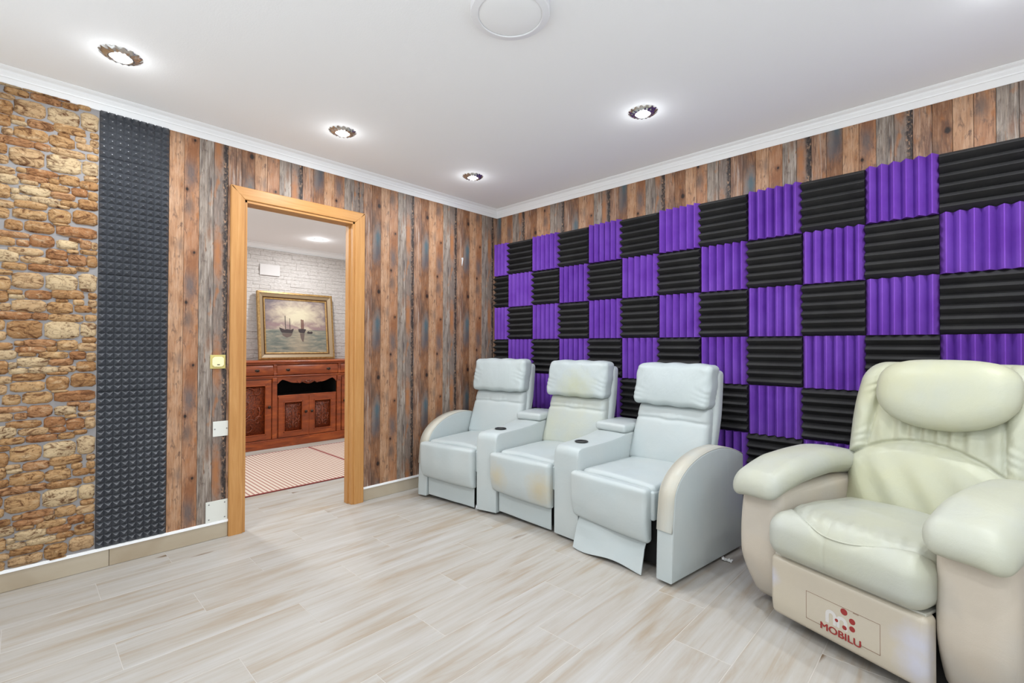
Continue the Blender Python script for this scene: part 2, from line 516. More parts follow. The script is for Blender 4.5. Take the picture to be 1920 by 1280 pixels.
# striped cotton rug
m, nt, b = mat('striped_rug', rough=0.9, spec=0.1)
tc = N(nt, 'ShaderNodeTexCoord').outputs['Object']
y = N(nt, 'ShaderNodeSeparateXYZ', {0: tc}).outputs[1]
fr = M(nt, 'FRACT', M(nt, 'MULTIPLY', y, 1 / 0.033))
st = M(nt, 'LESS_THAN', fr, 0.36)
c = mix(nt, st, C(204, 188, 172), C(160, 116, 106))
nt.links.new(c, b.inputs['Base Color'])
bump(nt, b, noise(nt, tc, 400, 2), 0.3, 0.002)
MT['rug'] = m
simple('rug_band', C(134, 62, 58), 0.9)

# leathers
def leather(name, base, alt, rough=0.42, stain_gloss=(), fine=0.18, wrinkle=0.25, wsc=(9, 9, 9)):
    m, nt, b = mat(name, rough=rough, spec=0.4)
    tc = N(nt, 'ShaderNodeTexCoord').outputs['Object']
    n1 = noise(nt, tc, 3.5, 4, 0.55)
    c = mix(nt, ramp(nt, n1, [(0.38, G(0)), (0.68, G(1))]), base, alt)
    for (cx, cy, cz, r, colr, amt) in stain_gloss:
        dv = N(nt, 'ShaderNodeVectorMath', {0: tc, 1: (cx, cy, cz)}, operation='DISTANCE').outputs['Value']
        f = N(nt, 'ShaderNodeMapRange', {0: M(nt, 'ADD', dv, M(nt, 'MULTIPLY', M(nt, 'SUBTRACT', noise(nt, tc, 22, 4), 0.5), r * 0.7)), 1: r, 2: r * 0.15, 3: 0.0, 4: amt}).outputs[0]
        c = mix(nt, f, c, colr)
    nt.links.new(c, b.inputs['Base Color'])
    v = N(nt, 'ShaderNodeTexVoronoi', {'Vector': tc, 'Scale': 320.0}).outputs['Distance']
    wv = noise(nt, N(nt, 'ShaderNodeMapping', {'Vector': tc, 'Scale': wsc}).outputs[0], 1.0, 5, 0.55, 0.7)
    h = M(nt, 'ADD', M(nt, 'MULTIPLY', v, fine * 0.1), M(nt, 'MULTIPLY', wv, wrinkle))
    bump(nt, b, h, 0.45, 0.02)
    return m
WHT, WALT = C(176, 184, 184), C(181, 186, 184)
YEL = C(190, 172, 132)
MT['leather'] = leather('white_leather', WHT, WALT)
MT['leather_band'] = leather('yellowed_leather', C(184, 179, 165), C(177, 181, 177))
MT['leather_head'] = leather('white_leather_head', WHT, C(178, 186, 184), wsc=(20, 14, 8), wrinkle=0.3)
MT['leather_stain'] = leather('stained_leather', WHT, WALT, stain_gloss=[(-0.20, 0.0, 0.285, 0.11, YEL, 0.55), (0.165, 0.0, 0.27, 0.13, C(184, 166, 126), 0.65)])
MT['leather_back2'] = leather('greased_leather', C(183, 185, 170), C(176, 183, 182))
MT['leather_head2'] = leather('greased_head', WHT, C(178, 185, 183), stain_gloss=[(0.02, 0.66, 0.83, 0.20, C(180, 180, 142), 0.7)], wsc=(20, 14, 8))
MT['cream'] = leather('cream_leather', C(184, 183, 154), C(177, 179, 163), wrinkle=0.3, wsc=(12, 12, 7))
MT['cream_seat'] = leather('cream_seat_leather', C(176, 176, 158), C(172, 174, 167), wrinkle=0.3)
MT['beige'] = leather('beige_leather', C(187, 176, 161), C(181, 175, 166), rough=0.5)
MT['beige_panel'] = leather('beige_panel_leather', C(186, 176, 158), C(182, 172, 157), rough=0.3, stain_gloss=[(0.245, 0.0, 0.20, 0.08, C(186, 186, 200), 0.8), (0.245, 0.0, 0.12, 0.08, C(186, 186, 200), 0.8), (-0.27, 0.0, 0.2, 0.05, C(188, 187, 200), 0.8)], wrinkle=0.05)  # lavender-white gloss at the panel ends is painted into the colour

# ================================================================== THE SETTING
# ---- floor of wood-look tiles, through the doorway into the next room
floor = struct(obj('floor', join(box(0.0, RX, RY, 0, -0.06, -0.0006), box(FX, 0.0, FY0, FY1, -0.06, -0.0006)), MT['grout']), 'pale wood-look tiled floor running through the doorway')
TW, TL, GAP = 0.223, 0.93, 0.0022
tile_meshes = {}
def tile(x0, x1, y0, y1):
    key = (round(x1 - x0, 3), round(y1 - y0, 3))
    if key not in tile_meshes:
        hx, hy = key[0] / 2 - GAP / 2, key[1] / 2 - GAP / 2
        tile_meshes[key] = new_mesh('floor_tile', *soft_box(2 * hx, 2 * hy, 0.008, 0.001, m=1), MT['floor'])
    link('tile', tile_meshes[key], floor, ((x0 + x1) / 2, (y0 + y1) / 2, -0.004))
for k in range(-14, 19):
    x0, x1 = -0.02 + TW * k, -0.02 + TW * (k + 1)
    for (lx0, lx1, ly0, ly1) in ((0.0, RX, RY, 0.0), (FX, 0.0, FY0, FY1)):
        a, b_ = max(x0, lx0), min(x1, lx1)
        if b_ - a < 0.012: continue
        if lx1 == 0.0:
            ly0, ly1 = -2.6, 0.6      # seen through the doorway
        ph = -2.62 - (k % 3) * 0.31
        j = math.floor((ly0 - ph) / TL)
        while ph + j * TL < ly1:
            c0, c1 = max(ph + j * TL, ly0), min(ph + (j + 1) * TL, ly1)
            if c1 - c0 > 0.012: tile(a, b_, c0, c1)
            j += 1

# ---- ceilings
struct(obj('ceiling', box(-WT / 2, RX + 0.1, RY - 0.1, 0.1, ZC, ZC + 0.08), MT['ceiling']), 'white plaster ceiling')
struct(obj('ceiling', box(FX - 0.1, -WT / 2, FY0 - 0.1, FY1 + 0.1, FZ, FZ + 0.13), MT['ceiling']), 'white ceiling of the room behind the doorway')

# ---- walls
DY0, DY1, DZ = -2.235, -1.475, 2.085     # rough opening of the doorway
wall_left = struct(obj('wall_left', join(box(-WT, 0, RY - 0.1, DY0, -0.05, ZC), box(-WT, 0, DY1, 0.1, -0.05, ZC), box(-WT, 0, DY0, DY1, DZ, ZC)), MT['plank_gap']), 'wall clad with stones, black foam and rustic planks, with the doorway')
wall_right = struct(obj('wall_right', box(-WT, RX + 0.1, 0, 0.1, -0.05, ZC), MT['plank_gap']), 'plank-clad wall behind the checkerboard of foam tiles')
WX0, WX1, WZ0, WZ1 = 0.35, 3.75, 0.25, 2.28      # unseen opening added behind the camera to let fill light in
struct(obj('wall_behind', join(box(0, WX0, RY - 0.1, RY, -0.05, ZC), box(WX1, RX + 0.1, RY - 0.1, RY, -0.05, ZC), box(WX0, WX1, RY - 0.1, RY, -0.05, WZ0), box(WX0, WX1, RY - 0.1, RY, WZ1, ZC)), MT['wall_white']), 'white wall behind the camera with a wide opening added for fill light')
win = struct(empty('fill_opening_1', ((WX0 + WX1) / 2, RY - 0.05, WZ0)), 'wide white-framed opening added for fill light, unseen behind the camera')
hw, hh = (WX1 - WX0) / 2, WZ1 - WZ0
obj('fill_opening_frame', join(box(-hw, hw, -0.03, 0.03, 0, 0.05), box(-hw, hw, -0.03, 0.03, hh - 0.05, hh), box(-hw, -hw + 0.05, -0.03, 0.03, 0.05, hh - 0.05), box(hw - 0.05, hw, -0.03, 0.03, 0.05, hh - 0.05)), MT['white_paint'], win)
for q_ in (-1, 1): obj('fill_opening_bar', box(q_ * hw / 3 - 0.025, q_ * hw / 3 + 0.025, -0.025, 0.025, 0.05, hh - 0.05), MT['white_paint'], win)
NY0, NY1 = -3.45, -1.45  # second unseen opening, added for fill light from the right
struct(obj('wall_near', join(box(RX, RX + 0.1, RY, NY0, -0.05, ZC), box(RX, RX + 0.1, NY1, 0, -0.05, ZC), box(RX, RX + 0.1, NY0, NY1, -0.05, 0.55), box(RX, RX + 0.1, NY0, NY1, 2.2, ZC)), MT['wall_white']), 'white wall to the right of the camera with an opening added for fill light')
fill_op2 = struct(empty('fill_opening_2', (RX + 0.05, (NY0 + NY1) / 2, 0.55)), 'white-framed opening added for fill light, unseen to the right of the camera')
hn = (NY1 - NY0) / 2
obj('fill_opening_frame', join(box(-0.03, 0.03, -hn, hn, 0, 0.05), box(-0.03, 0.03, -hn, hn, 1.6, 1.65), box(-0.03, 0.03, -hn, -hn + 0.05, 0.05, 1.6), box(-0.03, 0.03, hn - 0.05, hn, 0.05, 1.6)), MT['white_paint'], fill_op2)
obj('fill_opening_bar', box(-0.025, 0.025, -0.025, 0.025, 0.05, 1.6), MT['white_paint'], fill_op2)
wall_far = struct(obj('wall_far', box(FX - 0.1, FX, FY0, FY1, -0.05, FZ), MT['white_stone']), 'white ledger stone wall of the room behind the doorway')
struct(obj('wall_far_left', box(FX, -WT, FY0 - 0.1, FY0, -0.05, FZ), MT['wall_white']), 'white side wall of the room behind the doorway')
struct(obj('wall_far_right', box(FX, -WT, FY1, FY1 + 0.1, -0.05, FZ), MT['wall_white']), 'white end wall of the room behind the doorway')
struct(obj('wall_far_near', join(box(-WT - 0.004, -WT, FY0, DY0, 0, FZ), box(-WT - 0.004, -WT, DY1, FY1, 0, FZ), box(-WT - 0.004, -WT, DY0, DY1, DZ, FZ)), MT['wall_white']), 'white side of the partition facing the next room')

# ---- planks (wallpaper boards): rows of six kinds
PW, PT = 0.0755, 0.005
pm = {}
def plank(kind, wd, z0, z1, parent, loc_xy, rz, ph=0.0):
    key = (kind, round(wd, 4), round(z1 - z0, 3))
    if key not in pm:
        pm[key] = new_mesh('plank', *soft_box(wd - 0.0016, PT, z1 - z0, 0.0012, m=1), PLK[kind])
    link('plank', pm[key], parent, (loc_xy[0], loc_xy[1], (z0 + z1) / 2), (0, 0, rz), (ph, 0, 0, 1))
# left wall: a plank_bark board ends at the corner side of y = -0.956
k0 = int(math.floor((-2.614 + 0.956) / PW)) - 1
k = k0
while True:
    y0 = -0.956 + PW * k; y1 = y0 + PW
    kind = k % 6; ph_ = PHASE.get(k // 6, 0.2)
    k += 1
    if y0 >= -0.002: break
    y0, y1 = max(y0, -2.614), min(y1, -0.001)
    if y1 - y0 < 0.006: continue
    def put(a, b2, z0):
        if b2 - a > 0.006: plank(kind, b2 - a, z0, ZK + 0.01, wall_left, (PT / 2, (a + b2) / 2), PI / 2, ph_)
    cuts = [(-2.614, -2.27, 0.10), (-2.27, -1.44, 2.12), (-1.44, 0.0, 0.10)]
    for ca, cb, z0 in cuts:
        a, b2 = max(y0, ca), min(y1, cb)
        if b2 - a > 0.006: put(a, b2, z0)
# right wall: x = 3.083 starts a plank_plain board
k = int(math.floor(-3.083 / PW))
while True:
    x0 = 3.083 + PW * k; x1 = x0 + PW
    kind = k % 6; ph_ = (k // 6 * 0.2317) % PERZ
    k += 1
    if x0 >= RX: break
    x0, x1 = max(x0, 0.001), min(x1, RX)
    if x1 - x0 > 0.006: plank(kind, x1 - x0, 2.05, ZK + 0.01, wall_right, ((x0 + x1) / 2, -PT / 2), 0, ph_)
# torn spot of the wallpaper
tear = [(0, 0.003, 0.028), (0, 0.012, 0.024), (0, 0.010, 0.004), (0, 0.004, -0.028), (0, -0.002, -0.052), (0, -0.006, -0.030), (0, -0.004, 0.006), (0, -0.011, 0.020)]
o = obj('torn_patch', ([(p[0], p[1], p[2]) for p in tear] + [(0.0008, p[1], p[2]) for p in tear], [tuple(range(7, -1, -1)), tuple(range(8, 16))] + [(i, (i + 1) % 8, 8 + (i + 1) % 8, 8 + i) for i in range(8)]), MT['plaster_tear'], wall_left, (PT + 0.0004, -0.44, 1.935))
o['label'] = 'pale torn spot in the plank wallpaper'

# ---- stones of the left wall (one repeat of the pattern, traced, then repeated down the wall)
STN = [(-3.173, 2.312, 0.102, 0.073), (-3.053, 2.312, 0.112, 0.076), (-2.954, 2.321, 0.066, 0.088), (-3.253, 2.292, 0.039, 0.062), (-3.216, 2.253, 0.043, 0.017), (-3.209, 2.232, 0.048, 0.017), (-3.136, 2.246, 0.085, 0.039), (-3.031, 2.256, 0.115, 0.043), (-3.257, 2.229, 0.031, 0.052), (-3.247, 2.18, 0.029, 0.031), (-3.167, 2.189, 0.111, 0.056), (-3.059, 2.186, 0.089, 0.053), (-3.052, 2.222, 0.037, 0.012), (-2.99, 2.218, 0.036, 0.026), (-2.935, 2.254, 0.029, 0.029), (-2.973, 2.185, 0.06, 0.031), (-2.935, 2.215, 0.029, 0.034), (-2.928, 2.179, 0.016, 0.021), (-3.213, 2.14, 0.103, 0.034), (-3.261, 2.095, 0.019, 0.047), (-3.128, 2.14, 0.049, 0.032), (-3.036, 2.137, 0.128, 0.033), (-2.94, 2.14, 0.041, 0.029), (-3.18, 2.075, 0.112, 0.082), (-3.05, 2.075, 0.121, 0.083), (-2.948, 2.08, 0.058, 0.07), (-3.258, 2.043, 0.024, 0.038), (-3.247, 1.994, 0.045, 0.028), (-3.199, 2.008, 0.027, 0.019), (-3.128, 2.009, 0.107, 0.032), (-3.031, 1.999, 0.07, 0.048), (-2.945, 2.026, 0.053, 0.026), (-3.16, 1.976, 0.098, 0.029), (-3.086, 1.981, 0.032, 0.021), (-3.24, 1.953, 0.059, 0.04), (-3.172, 1.955, 0.054, 0.016), (-2.953, 1.99, 0.07, 0.039), (-3.081, 1.949, 0.099, 0.031), (-2.991, 1.947, 0.055, 0.039), (-2.936, 1.939, 0.037, 0.039), (-3.151, 1.917, 0.102, 0.042), (-3.053, 1.915, 0.084, 0.03), (-3.254, 1.893, 0.031, 0.062), (-3.219, 1.903, 0.021, 0.022), (-3.201, 1.874, 0.057, 0.026), (-3.114, 1.876, 0.1, 0.03), (-3.03, 1.88, 0.059, 0.028), (-2.955, 1.89, 0.076, 0.047), (-3.247, 1.833, 0.042, 0.031), (-3.166, 1.846, 0.112, 0.034), (-3.065, 1.859, 0.069, 0.011), (-3.255, 1.789, 0.026, 0.045), (-3.169, 1.798, 0.112, 0.044), (-3.064, 1.81, 0.078, 0.068), (-2.968, 1.821, 0.094, 0.065), (-3.223, 1.738, 0.054, 0.045), (-3.134, 1.742, 0.099, 0.052), (-2.996, 1.741, 0.151, 0.049), (-3.22, 1.693, 0.094, 0.024), (-3.057, 1.769, 0.055, 0.008), (-3.244, 1.658, 0.045, 0.036), (-3.191, 1.657, 0.037, 0.027), (-3.125, 1.676, 0.082, 0.054), (-3.035, 1.671, 0.072, 0.04), (-3.004, 1.7, 0.043, 0.02), (-2.965, 1.683, 0.039, 0.041), (-2.93, 1.68, 0.02, 0.034), (-3.181, 1.617, 0.116, 0.031), (-3.073, 1.617, 0.07, 0.048), (-3.014, 1.64, 0.037, 0.014), (-2.952, 1.645, 0.064, 0.019), (-3.236, 1.588, 0.06, 0.052), (-3.147, 1.579, 0.097, 0.03), (-3.064, 1.577, 0.056, 0.025), (-2.997, 1.598, 0.062, 0.054), (-2.939, 1.598, 0.038, 0.057), (-3.218, 1.542, 0.079, 0.029), (-3.117, 1.543, 0.105, 0.032), (-3.03, 1.543, 0.054, 0.028), (-2.978, 1.555, 0.044, 0.018), (-3.246, 1.509, 0.039, 0.021)]
PER = 0.8345
RUST = {6, 29, 32, 41, 58, 61, 62, 57, 64, 65, 68, 73, 77, 74, 18, 20, 38}
PALE = {1, 2, 24, 25, 34, 40, 45, 63, 5, 43, 44, 71}
struct(obj('trim_1', box(0.0, 0.002, RY, -2.917, 0.10, ZK + 0.01), MT['stone_mortar']), 'grey mortar bed of the stone cladding')
def stone_vf(wd, ht, rs, c=(0, 0, 0), dep=0.013):
    n = 16
    out, inn = [], []
    p = rs.uniform(4.5, 8.0)
    for k in range(n):
        a = 2 * PI * (k + 0.5) / n
        ca, sa = math.cos(a), math.sin(a)
        s = 1.0 / (abs(ca) ** p + abs(sa) ** p) ** (1 / p)
        j = 1 + rs.uniform(-0.07, 0.03)
        y, z = ca * s * j * wd / 2, sa * s * j * ht / 2
        out.append((y, z))
    V = [(c[0], c[1] + y, c[2] + z) for y, z in out]
    i1 = min(0.005, ht * 0.16)
    for y, z in out:
        fy, fz = max(0, 1 - i1 * 0.7 / (wd / 2)), max(0, 1 - i1 * 0.7 / (ht / 2))
        V.append((c[0] + dep * 0.62, c[1] + y * fy, c[2] + z * fz))
    for y, z in out:
        fy, fz = max(0, 1 - i1 * 2.2 / (wd / 2)), max(0, 1 - i1 * 2.2 / (ht / 2))
        V.append((c[0] + dep * (1 + rs.uniform(-0.12, 0.12)), c[1] + y * fy, c[2] + z * fz))
    V.append((c[0] + dep * 1.05, c[1], c[2]))
    F = []
    for r_ in range(2):
        for k in range(n):
            k2 = (k + 1) % n
            F.append((r_ * n + k, r_ * n + k2, (r_ + 1) * n + k2, (r_ + 1) * n + k))
    for k in range(n): F.append((2 * n + k, 2 * n + (k + 1) % n, 3 * n))
    return V, F
rs = random.Random(3)
PAL = [C(184, 146, 102), C(176, 136, 92), C(164, 122, 80), C(188, 154, 114)]
PALR = [C(166, 120, 82), C(158, 110, 72), C(170, 126, 88)]
PALP = [C(200, 174, 136), C(192, 166, 130)]
extra = []
for i, (y, z, wd, ht) in enumerate(STN):
    me = None
    if y - wd / 2 < -3.262:                     # stones cut by the picture's edge go on to the left
        nw = min(wd * 1.7, wd + 0.05); y = y + wd / 2 - nw / 2; wd = nw
    wd, ht = wd + 0.011, ht + 0.008
    if y + wd / 2 > -2.918:
        a = y - wd / 2; wd = -2.918 - a; y = a + wd / 2
    for rep in (1, 0, -1, -2):
        zz = z + PER * rep
        if zz + ht / 2 < 0.105 or zz - ht / 2 > ZK: continue
        if zz - ht / 2 < 0.098 or zz + ht / 2 > ZK + 0.008:
            a, b2 = max(zz - ht / 2, 0.098), min(zz + ht / 2, ZK + 0.008)
            if b2 - a < 0.008: continue
            o = link('stone', new_mesh('stone', *stone_vf(wd, b2 - a, rs), MT['stone'], True), wall_left, (0.001, y, (a + b2) / 2))
        else:
            if me is None: me = new_mesh('stone', *stone_vf(wd, ht, rs), MT['stone'], True)
            o = link('stone', me, wall_left, (0.001, y, zz))
        o.color = rs.choice(PALR if i in RUST else PALP if i in PALE else PAL)
        if y > -3.22 and y - 0.37 - wd / 2 > RY and ht > 0.02 and 0.098 < zz - ht / 2 and zz + ht / 2 < ZK:
            extra.append(stone_vf(wd, ht, rs, (0.001, y - 0.375, zz)))
o = link('stone_cladding', new_mesh('stone_cladding', *join(*extra), MT['stone'], True), wall_left)
o['kind'] = 'stuff'; o.color = PAL[0]

# ---- white ledger stones of the far wall
rs = random.Random(11)
z = 0.93
rest = []
nst = 0
while z < FZ - 0.075:
    h_ = rs.uniform(0.038, 0.054)
    y = -1.75 - rs.uniform(0, 0.1)
    while y < 0.35:
        wd = rs.uniform(0.10, 0.28)
        dep = rs.uniform(0.021, 0.026)
        z1 = min(z + h_, FZ - 0.068)
        vf = soft_box(dep, wd - 0.0004, z1 - z - 0.0004, 0.003, m=1, fn=lambda V: V + np.stack([wob(V, 0.003, 60, rs.randint(0, 999)), 0 * V[:, 0], wob(V, 0.002, 40, rs.randint(0, 999))], 1))
        inside = -1.42 < y + wd / 2 and y < 0.03
        if inside and nst < 300:
            nst += 1
            obj('stone', vf, MT['white_stone'], wall_far, (FX + dep / 2, y + wd / 2, (z + z1) / 2))
        else:
            rest.append(([(p[0] + FX + dep / 2, p[1] + y + wd / 2, p[2] + (z + z1) / 2) for p in vf[0]], vf[1]))
        y += wd
    z += h_
o = obj('stone_cladding', join(*rest), MT['white_stone'], wall_far)
o['kind'] = 'stuff'

# ---- cornices
def cornice_prof(z):
    return [(0, z), (0.006, z), (0.010, z + 0.004), (0.030, z + 0.026), (0.034, z + 0.027), (0.036, z + 0.033), (0.044, z + 0.042), (0.046, z + 0.044), (0.050, z + 0.052), (0.052, z + 0.054), (0.064, z + 0.060), (0.072, z + 0.0665), (0.072, z + 0.0685), (0, z + 0.0685)]
cp = cornice_prof(ZK)
struct(obj('trim_2', sweep_profile(cp, 'y', RY, 0), MT['white_paint'], smooth=False), 'white moulded cornice above the doorway wall')
struct(obj('trim_3', sweep_profile(cp, 'x', 0, RX), MT['white_paint']), 'white moulded cornice above the foam tile wall')
cf = [(d * 1.0, z_ + (FZ - ZC)) for d, z_ in cp]
o = struct(obj('trim_4', sweep_profile(cf, 'y', FY0, FY1), MT['white_paint']), 'white cornice in the room behind the doorway')
o.location.x = FX

# ---- skirtings: tile strip with a white edge on top
def skirting(name, side, a, b2, label):
    e = empty(name); struct(e, label)
    s = a
    while s < b2 - 0.01:
        t = min(s + 0.93, b2)
        vf = soft_box(0.0095, t - s - 0.002, 0.088, 0.0012, m=1)
        if side == 'y': obj('skirting_tile', vf, MT['skirting'], e, (0.0052, (s + t) / 2, 0.045))
        else: obj('skirting_tile', vf, MT['skirting'], e, ((s + t) / 2, -0.0052, 0.045), (0, 0, PI / 2))
        s = t
    c_ = box(0, 0.0135, a, b2, 0.090, 0.104) if side == 'y' else box(a, b2, -0.0135, 0, 0.090, 0.104)
    obj('edge_strip', c_, MT['white_paint'], e)
skirting('baseboard_left', 'y', -3.72 + 0.51 - 0.58, -2.303, 'wood-look tile skirting with white edge left of the doorway')
skirting('baseboard_corner', 'y', -1.405, -0.015, 'wood-look tile skirting with white edge right of the doorway')
skirting('baseboard_right', 'x', 0.015, RX, 'wood-look tile skirting under the foam tiles')

# ---- door frame: oak lining and architraves, no door leaf
door = struct(empty('door_1'), 'oak door frame without a leaf')
CW = 0.078
cy0, cy1, cz = -2.303, -1.405, 2.157
def mitred(y_out, y_in, top_out, top_in, name):
    x0, x1 = 0.0, 0.027
    s = 1 if y_in > y_out else -1
    poly = [(y_out, 0), (y_in, 0), (y_in, top_in), (y_out, top_out)]
    if s < 0: poly = poly[::-1]
    return obj(name, slab(poly, x0, x1, 0.005, 2), MT['oak_v'], door)
mitred(cy0, cy0 + CW, cz, cz - CW, 'architrave')
mitred(cy1, cy1 - CW, cz, cz - CW, 'architrave')
obj('architrave', slab([(cy0, cz), (cy0 + CW, cz - CW), (cy1 - CW, cz - CW), (cy1, cz)], 0, 0.027, 0.005, 2), MT['oak_h'], door)
for yy, s in ((cy0 + CW, 1), (cy1 - CW, -1)):
    a, b2 = sorted((yy - s * 0.004, yy + s * 0.016))
    obj('jamb', bbox_(-WT - 0.012, 0.018, a, b2, 0, cz - CW + 0.004, 0.002), MT['oak_v'], door)
    a, b2 = sorted((yy + s * 0.012, yy + s * 0.026))
    obj('door_stop', bbox_(-WT + 0.0, -0.026, a, b2, 0, cz - CW - 0.012, 0.002), MT['oak_v'], door)
obj('head_lining', bbox_(-WT - 0.012, 0.018, cy0 + CW, cy1 - CW, cz - CW - 0.016, cz - CW + 0.004, 0.002), MT['oak_h'], door)
for yy, s in ((cy0, 1), (cy1, -1)):
    a, b2 = sorted((yy, yy + s * CW))
    obj('architrave', bbox_(-WT - 0.022, -WT - 0.004, a, b2, 0, cz, 0.003), MT['oak_v'], door)
obj('architrave', bbox_(-WT - 0.022, -WT - 0.004, cy0 + CW, cy1 - CW, cz - CW, cz, 0.003), MT['oak_h'], door)

# ================================================================== LAMPS
def downlight(x, y, z, label, watts, group='recessed downlights with crinkled metal rims', small=False):
    e = empty('recessed_downlight', (x, y, z)); tag(e, label, 'downlight', group)
    if small:
        obj('rim', lathe([(0.040, -0.001), (0.052, -0.001), (0.054, -0.004), (0.044, -0.006), (0.040, -0.004)], 32), MT['lamp_white'], e, smooth=True)
    else:
        wv = lambda i, a: 1 + (0.06 * math.cos(16 * a) if i in (0, 1) else 0.012 * math.cos(16 * a) if i == 2 else 0)
        vf = lathe([(0.076, -0.0005), (0.075, -0.004), (0.060, -0.012), (0.049, -0.015), (0.044, -0.017), (0.041, -0.014), (0.040, -0.006)], 96, wv)
        V = [list(p) for p in vf[0]]
        for i in (1, 2):
            for k in range(96):
                V[i * 96 + k][2] += 0.003 * math.cos(16 * 2 * PI * k / 96) * (1 if i == 1 else 1)
        obj('rim', (V, vf[1]), MT['nickel'], e, smooth=True)
    ln = lathe([(0.0401, -0.007), (0.034, -0.0105), (0.02, -0.0125), (0.0005, -0.0130)], 32)
    obj('bulb', ln, MT['lens'], e, smooth=True)
    ld = bpy.data.lights.new('downlight_glow', 'AREA')
    ld.shape = 'DISK'; ld.size = 0.075; ld.energy = watts; ld.color = LAMP_COLOR
    lo = bpy.data.objects.new('downlight_glow', ld); col.objects.link(lo)
    lo.location = (0, 0, -0.019); lo.parent = e
    # part of the lamp's light spills sideways over the ceiling
    pd = bpy.data.lights.new('bulb_spill', 'POINT')
    pd.energy = watts * (0.06 if small else 0.05); pd.shadow_soft_size = 0.03; pd.color = LAMP_COLOR
    po = bpy.data.objects.new('bulb_spill', pd); col.objects.link(po)
    po.location = (0, 0, -0.06 if small else -0.05); po.parent = e

LP = [(0.555, -2.895, 'downlight with crinkled metal rim nearest the stone cladding, left end of the ceiling'),
      (0.555, -1.85, 'downlight with crinkled metal rim in front of the doorway'),
      (0.555, -0.80, 'downlight with crinkled metal rim nearest the room corner'),
      (1.992, -0.815, 'downlight with crinkled metal rim above the three-seat sofa'),
      (3.43, -0.80, 'downlight with crinkled metal rim above the cream recliner, out of the frame'),
      (3.43, -1.85, 'downlight with crinkled metal rim above the right wall side, out of the frame'),
      (3.43, -2.895, 'downlight with crinkled metal rim above the camera, out of the frame'),
      (1.992, -2.895, 'downlight with crinkled metal rim beside the flat round lamp, out of the frame')]
for x, y, lb in LP: downlight(x, y, ZC, lb, LAMP_W)
downlight(-2.23, -0.765, FZ, 'small white downlight over the buffet in the next room', LAMP_W_FAR, 'downlights of the next room', True)
for (x, y) in ((-2.23, -2.3), (-0.95, -2.3), (-0.95, -0.1)):  # unseen downlights added to brighten the next room
    downlight(x, y, FZ, 'small white downlight added to light the next room, unseen %s' % ('left of the doorway over the far wall' if x < -2 else 'left of the doorway near the partition' if y < -1 else 'right of the doorway near the partition'), LAMP_W_FAR, 'downlights of the next room', True)
# flat round lamp, switched off
e = tag(empty('ceiling_lamp', (2.025, -1.905, ZC)), 'flat round white surface lamp on the ceiling, switched off', 'ceiling lamp')
obj('housing', lathe([(0.152, 0), (0.152, -0.026), (0.150, -0.030), (0.125, -0.034), (0.122, -0.033), (0.121, -0.030)], 72), MT['lamp_white'], e, smooth=False)
obj('diffuser', lathe([(0.1215, -0.029), (0.110, -0.032), (0.05, -0.0335), (0.0005, -0.034)], 72), MT['lamp_face'], e, smooth=True)

# ================================================================== ACOUSTIC FOAM
# black pyramid panels beside the stones
PY0, PY1 = -2.916, -2.615
tops = [ZK + 0.008, 2.158, 1.539, 0.920, 0.301]
bots = [2.158, 1.539, 0.920, 0.301, 0.106]
words = ['topmost short', 'second from the top', 'middle', 'fourth from the top', 'lowest short']
def pyramid_panel(z0, z1):
    ny = 9; py = (PY1 - PY0) / ny; pz = 0.619 / 18
    V, F = [], []
    nz = max(1, round((z1 - z0) / pz)); pz = (z1 - z0) / nz
    y0, zb = -(PY1 - PY0) / 2, -(z1 - z0) / 2
    V0, F0 = box(0, 0.004, y0, -y0, zb, -zb)
    V += V0; F += [f for f in F0 if f != (1, 2, 6, 5)]
    for i in range(ny):
        for j in range(nz):
            k = len(V)
            a, b2, c, d = y0 + i * py, y0 + (i + 1) * py, zb + j * pz, zb + (j + 1) * pz
            g = 0.0012
            my, mz = (a + b2) / 2, (c + d) / 2
            t = 0.0025
            V += [(0.004, a, c), (0.004, b2, c), (0.004, b2, d), (0.004, a, d),
                  (0.019, my - t, mz - t), (0.019, my + t, mz - t), (0.019, my + t, mz + t), (0.019, my - t, mz + t)]
            F += [(k, k + 1, k + 5, k + 4), (k + 1, k + 2, k + 6, k + 5), (k + 2, k + 3, k + 7, k + 6), (k + 3, k, k + 4, k + 7), (k + 4, k + 5, k + 6, k + 7)]
    return V, F
for zt, zb, wd_ in zip(tops, bots, words):
    o = obj('pyramid_foam_panel', pyramid_panel(zb + 0.0008, zt - 0.0008), MT['foam_pyramid'], None, (0.0005, (PY0 + PY1) / 2, (zt + zb) / 2))
    tag(o, 'charcoal pyramid foam panel between stones and planks, %s of the strip' % wd_, 'foam panel', 'pyramid foam panels stacked in a strip')

